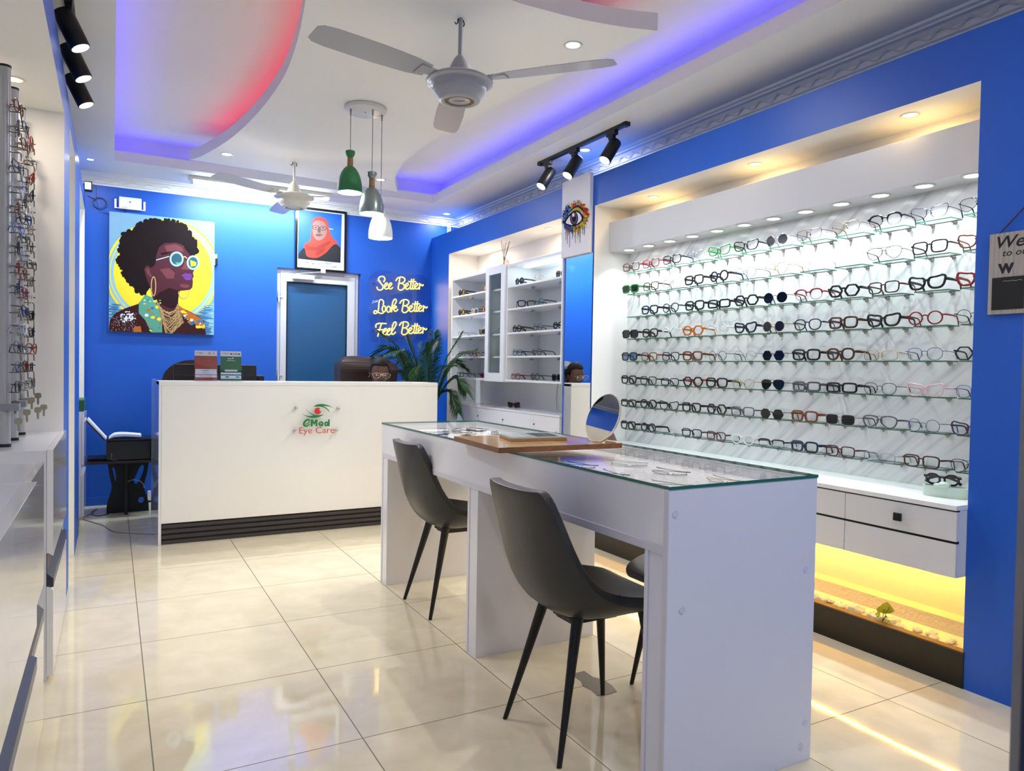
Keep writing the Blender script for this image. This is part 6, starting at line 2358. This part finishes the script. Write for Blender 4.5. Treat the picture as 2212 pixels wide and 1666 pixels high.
def ensure_skin(pts, edges, rad, name, mt, parent, sub=1):
    me = bpy.data.meshes.new(name)
    bm = bmesh.new()
    lay = bm.verts.layers.skin.verify()
    vv = [bm.verts.new(p_) for p_ in pts]
    for i, v in enumerate(vv):
        r_ = rad[i]
        v[lay].radius = r_ if isinstance(r_, tuple) else (r_, r_)
        v[lay].use_root = (i == 0)
    for a, b in edges:
        bm.edges.new((vv[a], vv[b]))
    bm.to_mesh(me)
    bm.free()
    me.materials.append(mt)
    o = bpy.data.objects.new(name, me)
    COL.objects.link(o)
    o.parent = parent
    sk = o.modifiers.new('skin', 'SKIN')
    sk.use_smooth_shade = True
    if sub:
        s_ = o.modifiers.new('sub', 'SUBSURF')
        s_.levels = sub
        s_.render_levels = sub
    return o


SKIN = mat('dark_skin', '#57382c', 0.42, var=(14, 0.06))
HAIRM = mat('black_hair', '#060608', 0.6, spec=0.25)
per = thing('person', 'seated person with parted black hair and gold aviator glasses behind the counter', 'person', (1.905, 5.70, 0), 0)
HC = Vector((0.0, 0.0, 1.150))
nod = Matrix.Rotation(math.radians(16), 3, 'X') @ Matrix.Rotation(math.radians(-8), 3, 'Z')   # face looks to -y and down


def hp(x, y, z):
    """head-local (face to -y) to person-local"""
    return HC + Matrix.Rotation(math.radians(14), 3, 'X') @ (Matrix.Rotation(math.radians(-9), 3, 'Z') @ Vector((x, y, z)))


def head_shape(n=40, k=30, grow=0.0, hair=False):
    vs, fs = [], []
    for i in range(k + 1):
        th = math.pi * i / k
        for j in range(n):
            ph = 2 * math.pi * j / n
            x, y, z = math.sin(th) * math.cos(ph), math.sin(th) * math.sin(ph), math.cos(th)
            front = max(0.0, -y)
            X = 0.074 * x
            Y = 0.095 * y
            Z = 0.118 * z
            if z < 0:
                X *= 1 - 0.34 * (-z) ** 1.5
                Y *= (1 - 0.10 * (-z)) if y < 0 else (1 - 0.38 * (-z) ** 1.2)
                Y += -0.012 * (-z) ** 2 * front
            if not hair and y < 0:
                ax = abs(X)
                nose = math.exp(-(ax / 0.011) ** 2) * math.exp(-((Z + 0.032) / 0.022) ** 2)
                Y -= 0.020 * nose
                Y -= 0.008 * math.exp(-(ax / 0.007) ** 2) * math.exp(-((Z + 0.010) / 0.018) ** 2)
                Y += 0.010 * math.exp(-((ax - 0.030) / 0.014) ** 2) * math.exp(-((Z - 0.002) / 0.013) ** 2)
                Y -= 0.005 * math.exp(-((ax - 0.030) / 0.020) ** 2) * math.exp(-((Z - 0.022) / 0.008) ** 2)
                Y -= 0.006 * math.exp(-(ax / 0.020) ** 2) * (math.exp(-((Z + 0.060) / 0.006) ** 2) + math.exp(-((Z + 0.073) / 0.006) ** 2))
                Y -= 0.006 * math.exp(-(ax / 0.020) ** 2) * math.exp(-((Z + 0.103) / 0.012) ** 2)
            g = 1 + grow
            vs.append((X * g, Y * g, Z * g))
    for i in range(k):
        for j in range(n):
            fs.append((i * n + j, (i + 1) * n + j, (i + 1) * n + (j + 1) % n, i * n + (j + 1) % n))
    return vs, fs


# body: one continuous surface from pelvis to neck, arms and legs, head joined on the neck
body_pts = [(0, 0.16, 0.56), (0, 0.17, 0.70), (0, 0.15, 0.84), (0, 0.12, 0.95), (0, 0.085, 1.015), (0, 0.045, 1.06),
            (-0.10, 0.12, 0.935), (-0.175, 0.11, 0.91), (-0.215, 0.03, 0.80), (-0.16, -0.16, 0.79), (-0.10, -0.26, 0.785),
            (0.10, 0.12, 0.935), (0.175, 0.11, 0.91), (0.215, 0.03, 0.80), (0.16, -0.16, 0.79), (0.10, -0.26, 0.785),
            (-0.10, 0.10, 0.57), (-0.12, -0.28, 0.57), (-0.12, -0.31, 0.30), (-0.12, -0.30, 0.07), (-0.12, -0.40, 0.035),
            (0.10, 0.10, 0.57), (0.12, -0.28, 0.57), (0.12, -0.31, 0.30), (0.12, -0.30, 0.07), (0.12, -0.40, 0.035)]
body_edges = [(0, 1), (1, 2), (2, 3), (3, 4), (4, 5), (3, 6), (6, 7), (7, 8), (8, 9), (9, 10), (3, 11), (11, 12), (12, 13), (13, 14), (14, 15), (0, 16), (16, 17), (17, 18), (18, 19), (19, 20), (0, 21), (21, 22), (22, 23), (23, 24), (24, 25)]
body_rad = [(0.15, 0.11), (0.125, 0.09), (0.135, 0.095), (0.10, 0.075), (0.052, 0.050), 0.050, 0.06, 0.052, 0.044, 0.036, 0.026, 0.06, 0.052, 0.044, 0.036, 0.026, 0.085, 0.065, 0.048, 0.035, 0.030, 0.085, 0.065, 0.048, 0.035, 0.030]
bd = ensure_skin(body_pts, body_edges, body_rad, 'body', SKIN, per, 2)
m = MB()
vs, fs = head_shape()
m.add([hp(*v) for v in vs], fs, 0, True)
for s_ in (-1, 1):   # ears
    m.sphere(tuple(hp(s_ * 0.075, 0.008, -0.012)), 0.017, 12, 8, 0, (0.35, 0.75, 1.55))
    m.sphere(tuple(hp(s_ * 0.030, -0.083, 0.0)), 0.0115, 12, 8, 1, (1, 0.5, 0.6))
    m.sphere(tuple(hp(s_ * 0.030, -0.089, -0.0005)), 0.0045, 8, 6, 2, (1, 0.5, 1))
    m.sphere(tuple(hp(s_ * 0.030, -0.0805, 0.006)), 0.016, 12, 8, 0, (1, 0.55, 0.42))
m.sphere(tuple(hp(0, -0.094, -0.062)), 0.020, 14, 8, 3, (1, 0.35, 0.22))
m.sphere(tuple(hp(0, -0.092, -0.072)), 0.018, 14, 8, 3, (1, 0.4, 0.28))
for s_ in (-1, 1):
    m.tube([hp(s_ * 0.014, -0.091, 0.022), hp(s_ * 0.030, -0.090, 0.027), hp(s_ * 0.046, -0.080, 0.022)], [0.0016, 0.0022, 0.001], 5, mi=2)
m.build('head', [SKIN, mat('eye_white', '#cfc8c0', 0.3), mat('eye_dark', '#0c0806', 0.3), mat('lip_brown', '#4a2622', 0.4)], per)
# hair: cap parted down the middle with a low bun
m = MB()
vs, fs = head_shape(64, 40, 0.075, True)
keep = []
for f in fs:
    c_ = [sum(vs[i][q_] for i in f) / 4 for q_ in range(3)]
    x, y, z = c_
    hairline = 0.078 + 0.10 * min(0, 0) - 0.55 * max(0, abs(x) - 0.045)
    ok = (y > 0.012 and z > -0.075) or z > hairline + (-(y + 0.05) * 0.25 if y > -0.05 else 0) or (y > -0.015 and z > 0.0 and abs(x) > 0.05)
    part = abs(x) < 0.0016 and y < 0.03 and z > 0.02
    if ok and not part:
        keep.append(f)
m.add([hp(*v) for v in vs], keep, 0, True)
m.sphere(tuple(hp(0, 0.105, 0.0)), 0.040, 16, 10, 0, (1.1, 0.8, 1.0))
hr = m.build('hair', HAIRM, per)
sd = hr.modifiers.new('thick', 'SOLIDIFY')
sd.thickness = 0.005
m = MB()
m.tube([hp(0, -0.090 + 0.0 * i, 0.060) if i == 0 else hp(0, -0.1 * math.cos(0.55 + i * 0.18), 0.121 * math.sin(0.55 + i * 0.18)) for i in range(6)], 0.0018, 5)
m.build('hair_parting', mat('parting_skin', '#6d4a3c', 0.5), per)
# clothing: white coat with collar
coat = mat('white_coat', '#d9dce2', 0.7)
cp = [(0, 0.16, 0.56), (0, 0.17, 0.70), (0, 0.15, 0.84), (0, 0.12, 0.945), (-0.10, 0.12, 0.935), (-0.178, 0.11, 0.905), (-0.218, 0.03, 0.80), (-0.165, -0.14, 0.79), (0.10, 0.12, 0.935), (0.178, 0.11, 0.905), (0.218, 0.03, 0.80), (0.165, -0.14, 0.79)]
ce = [(0, 1), (1, 2), (2, 3), (3, 4), (4, 5), (5, 6), (6, 7), (3, 8), (8, 9), (9, 10), (10, 11)]
cr = [(0.175, 0.13), (0.145, 0.11), (0.15, 0.112), (0.115, 0.09), 0.072, 0.064, 0.055, 0.046, 0.072, 0.064, 0.055, 0.046]
ensure_skin(cp, ce, cr, 'coat', coat, per, 2)
m = MB()
m.prism([(-0.075, 0), (-0.02, -0.05), (-0.03, 0.03), (-0.07, 0.055)], lambda x, z: (x, 0.03 + abs(x) * 0.3, 1.015 + z), lambda x, z: (x, 0.036 + abs(x) * 0.3, 1.015 + z))
m.prism([(0.075, 0), (0.02, -0.05), (0.03, 0.03), (0.07, 0.055)], lambda x, z: (x, 0.03 + abs(x) * 0.3, 1.015 + z), lambda x, z: (x, 0.036 + abs(x) * 0.3, 1.015 + z))
m.build('collar', coat, per)
# hands resting on the desktop
for s_ in (-1, 1):
    base = Vector((s_ * 0.10, -0.265, 0.775))
    hp_, he, hr_ = [tuple(base), tuple(base + Vector((-s_ * 0.008, -0.035, -0.004))), tuple(base + Vector((-s_ * 0.014, -0.065, -0.006)))], [(0, 1), (1, 2)], [(0.022, 0.015), (0.030, 0.014), (0.032, 0.012)]
    for f_, (ox, l_) in enumerate(((-0.024, 0.052), (-0.009, 0.060), (0.007, 0.056), (0.021, 0.044))):
        r0 = base + Vector((-s_ * 0.014 + ox, -0.072, -0.006))
        i0 = len(hp_)
        hp_ += [tuple(r0), tuple(r0 + Vector((0, -l_ * 0.5, 0.004))), tuple(r0 + Vector((0, -l_ * 0.95, -0.010)))]
        he += [(2, i0), (i0, i0 + 1), (i0 + 1, i0 + 2)]
        hr_ += [0.0085, 0.0078, 0.0062]
    i0 = len(hp_)
    hp_ += [tuple(base + Vector((-s_ * 0.034, -0.03, -0.004))), tuple(base + Vector((-s_ * 0.046, -0.062, -0.010)))]
    he += [(1, i0), (i0, i0 + 1)]
    hr_ += [0.0105, 0.008]
    ensure_skin(hp_, he, hr_, 'hand', SKIN, per, 1)
g = glasses_meshes('aviator', 0, False, False)
gm = MATS['gold_metal']
fo = bpy.data.objects.new('worn_glasses', g[0].mesh('worn_glasses', gm))
COL.objects.link(fo)
fo.parent = per
R3 = (Matrix.Rotation(math.radians(14), 3, 'X') @ Matrix.Rotation(math.radians(-9), 3, 'Z')).to_4x4()
R3.translation = hp(0, -0.112, -0.026)
fo.matrix_local = R3 @ Matrix.Diagonal((1.12, 1.0, 1.05, 1))
for i in (0, 1):
    for key_, mb_, nm_, mt_ in (('l', g[1][i], 'lens', LENS), ('t', g[2][i], 'temple', GOLDM)):
        oo = bpy.data.objects.new(nm_, mb_.mesh(nm_, mt_))
        COL.objects.link(oo)
        oo.parent = fo
for s_ in (-1, 1):
    m = MB()
    m.sphere(tuple(hp(s_ * 0.080, 0.004, -0.04)), 0.004, 8, 6)
    m.build('earring', GOLDM, per)

# ------------------------------------------------------------------ palm beside the counter
t = thing('potted_palm', 'dark green artificial palm with arching fronds at the end of the counter', 'plant', (2.50, 6.15, 0))
m = MB()
m.lathe([(0, 0), (0.12, 0), (0.16, 0.30), (0.165, 0.32), (0.15, 0.32), (0.145, 0.29), (0, 0.29)], (0, 0, 0), 28)
m.build('pot', mat('dark_pot', '#2b2320', 0.5), t)
LEAFM = [mat('palm_green', '#2c5f2c', 0.38), mat('palm_dark', '#183a20', 0.42), mat('palm_stem', '#3c6a34', 0.5)]
random.seed(17)
fronds = [((-0.62, -0.10, 1.22), (-0.34, -0.08, 1.34), 0.155), ((-0.40, 0.12, 1.50), (-0.22, 0.02, 1.30), 0.15), ((-0.16, 0.05, 1.46), (-0.10, 0.0, 1.22), 0.14), ((0.02, 0.10, 1.40), (0.0, 0.02, 1.20), 0.14),
          ((0.27, -0.12, 1.49), (0.14, -0.06, 1.22), 0.15), ((0.33, -0.30, 1.36), (0.20, -0.15, 1.25), 0.14), ((0.24, -0.34, 0.98), (0.20, -0.16, 1.10), 0.15), ((0.18, -0.30, 0.80), (0.16, -0.14, 0.98), 0.14), ((-0.10, 0.38, 1.25), (-0.05, 0.2, 1.25), 0.13),
          ((-0.50, -0.30, 1.30), (-0.26, -0.16, 1.30), 0.14), ((0.16, 0.22, 1.52), (0.10, 0.10, 1.25), 0.15), ((-0.05, -0.30, 1.42), (-0.04, -0.12, 1.24), 0.15), ((0.36, -0.02, 1.20), (0.22, -0.02, 1.22), 0.13), ((-0.46, -0.02, 1.02), (-0.26, -0.02, 1.15), 0.14),
          ((0.10, -0.36, 1.22), (0.06, -0.18, 1.16), 0.14), ((-0.28, 0.30, 1.28), (-0.15, 0.16, 1.24), 0.13), ((-0.30, -0.32, 1.12), (-0.16, -0.16, 1.18), 0.14)]
for fi, (tip, mid, ll) in enumerate(fronds):
    tip, mid, base = Vector(tip), Vector(mid), Vector((tip[0] * 0.05, tip[1] * 0.05, 0.28))
    q = Vector((mid.x * 0.35, mid.y * 0.35, 0.85))
    curve = [Vector(p_) for p_ in spline([base, q, mid, tip], 14)]
    m = MB()
    n_ = len(curve)
    m.tube(curve, [0.006 * (1 - i / n_) + 0.0015 for i in range(n_)], 5, mi=2)
    side0 = None
    for i in range(16, n_ - 1):
        f_ = (i - 16) / (n_ - 17)
        tdir = (curve[i + 1] - curve[i]).normalized()
        side = tdir.cross(Vector((0, 0, 1)))
        side = side.normalized() if side.length > 0.05 else Vector((1, 0, 0))
        for s_ in (-1, 1):
            for h_ in (0, 0.33, 0.66):
                L_ = ll * (0.35 + 0.75 * math.sin(math.pi * (0.12 + 0.80 * f_))) * random.uniform(0.85, 1.1)
                p0 = curve[i] + (curve[i + 1] - curve[i]) * h_
                dirv = (side * s_ * 0.66 + tdir * (0.75 + 0.4 * f_) + Vector((0, 0, 0.12 - 0.25 * f_ + random.uniform(-0.10, 0.10)))).normalized()
                wv = dirv.cross(tdir)
                wv = wv.normalized() if wv.length > 0.01 else Vector((0, 0, 1))
                wv = (wv * 0.4 + tdir * 0.6).normalized() * 0.0042
                p1 = p0 + dirv * L_ * 0.5 + Vector((0, 0, 0.004))
                p2 = p0 + dirv * L_ + Vector((0, 0, -L_ * 0.22))
                m.add([p0 - wv * 0.5, p0 + wv * 0.5, p1 + wv, p2, p1 - wv], [(0, 1, 2, 4), (4, 2, 3)], 1 if random.random() < 0.55 else 0)
    m.build('frond', LEAFM, t)

# ------------------------------------------------------------------ printer on its stand
t = thing('printer_stand', 'black cut-out wooden side table in the far left corner', 'table', (0.10, 6.55, 0))
m = MB()
m.box(-0.27, 0.26, -0.18, 0.22, 0.412, 0.432)
m.build('table_top', mat('dark_brown_top', '#241a18', 0.35), t, 0.002)
sil = spline([(-0.13, 0.41), (-0.115, 0.30), (-0.10, 0.2), (-0.13, 0.08), (-0.135, 0.0)], 5) + spline([(0.165, 0.0), (0.16, 0.08), (0.13, 0.2), (0.15, 0.3), (0.165, 0.41)], 5)
m = MB()
for yy_, z_ in ((-0.02, 0),):
    hl = [spline(q_, 3, True) for q_ in ([(0.055, 0.25), (0.075, 0.30), (0.10, 0.36), (0.125, 0.37), (0.125, 0.33), (0.105, 0.27), (0.075, 0.22)], [(-0.095, 0.36), (-0.08, 0.35), (-0.07, 0.29), (-0.073, 0.25), (-0.085, 0.30)])] + [circle(0.110, 0.09, 0.022, 0.026, 18)]
    m.prism_holes(sil, hl, lambda x, z: (x, -0.012, z), lambda x, z: (x, 0.012, z))
m.prism([(a * 0.9, b) for a, b in sil], lambda x, z: (0.0 - 0.012, x, z), lambda x, z: (0.012, x, z))
m.build('cross_legs', mat('black_wood', '#101012', 0.5), t, 0.002)
t = thing('printer', 'black printer with open paper tray on the black side table', 'printer', (0.135, 6.56, 0.4325))
m = MB()
m.box(-0.175, 0.19, -0.17, 0.15, 0.0, 0.152)
m.build('printer_body', BLKG, t, 0.008)
m = MB()
m.box(-0.172, 0.186, -0.165, 0.145, 0.152, 0.168)
m.build('scanner_lid', mat('printer_lid', '#191a1e', 0.3), t, 0.006)
m = MB()
m.box(-0.30, -0.175, -0.13, 0.10, 0.012, 0.020)
m.build('paper_tray', BLKM, t)
m = MB()
m.tube([(-0.10, -0.171, 0.002), (-0.14, -0.175, 0.01), (-0.135, -0.172, 0.06)], 0.0015, 5)
m.build('printer_lead', mat('lead_grey', '#8f9096', 0.5), t)
m = MB()
def sheet(pts, wy0, wy1):
    a = [(x, wy0, z) for x, z in pts]
    b = [(x, wy1, z) for x, z in pts]
    n_ = len(pts)
    m.add(a + b, [(i, i + 1, n_ + i + 1, n_ + i) for i in range(n_ - 1)], 0, True)
book = thing('open_book', 'open white book resting on the black printer', 'book', (0.135, 6.56, 0.4325))
top = spline([(-0.155, 0.172), (-0.12, 0.20), (-0.05, 0.205), (0.07, 0.192)], 6)
m.prism(top + [(0.07, 0.176), (-0.05, 0.188), (-0.12, 0.184), (-0.15, 0.170)], lambda x, z: (x, -0.15, z), lambda x, z: (x, 0.05, z))
m.prism([(-0.170, 0.172), (-0.295, 0.330), (-0.303, 0.318), (-0.178, 0.165)], lambda x, z: (x, -0.15, z), lambda x, z: (x, 0.05, z))
m.build('pages', mat('page_white', '#dfe2ee', 0.6), book)
m = MB()
m.prism([(-0.180, 0.160), (-0.306, 0.316), (-0.309, 0.312), (-0.183, 0.154)], lambda x, z: (x, -0.155, z), lambda x, z: (x, 0.055, z))
m.build('book_cover', mat('maroon_cover', '#3a1420', 0.5), book)
m = MB()
m.tube(spline([(-0.12, 6.60, 0.006), (-0.19, 6.40, 0.005), (-0.14, 6.25, 0.005), (-0.05, 6.05, 0.005), (0.02, 5.80, 0.005), (0.15, 5.68, 0.005), (0.262, 5.60, 0.005)], 6), 0.004, 6)
tag(m.build('power_cord', mat('cord_grey', '#a7a59e', 0.5)), 'grey power cord lying on the floor beside the counter', 'cable')
m = MB()
m.tube(spline([(-0.10, 6.75, 0.004), (-0.14, 6.60, 0.004), (-0.10, 6.45, 0.004), (-0.02, 6.50, 0.004), (-0.03, 6.62, 0.004)], 6), 0.003, 6)
tag(m.build('power_cord', BLKM), 'black cord looped on the floor by the printer table', 'cable')
m = MB()
m.tube([(0.155 + 0.075 * math.cos(q_), 6.52, 0.19 + 0.07 * math.sin(q_)) for q_ in [0.0 + 2.2 * i / 14 for i in range(15)]], 0.003, 6)
tag(m.build('hanging_cord', mat('cord_white', '#c9c6c0', 0.5)), 'white cord arching over the black printer table legs', 'cable')
m = MB()
m.box(0.27 - 0.0, 0.33, YB - 0.04, YB - 0.012, 0.02, 0.10)
tag(m.build('floor_socket', WPLA, None, 0.003), 'white socket low on the blue back wall by the printer', 'socket')
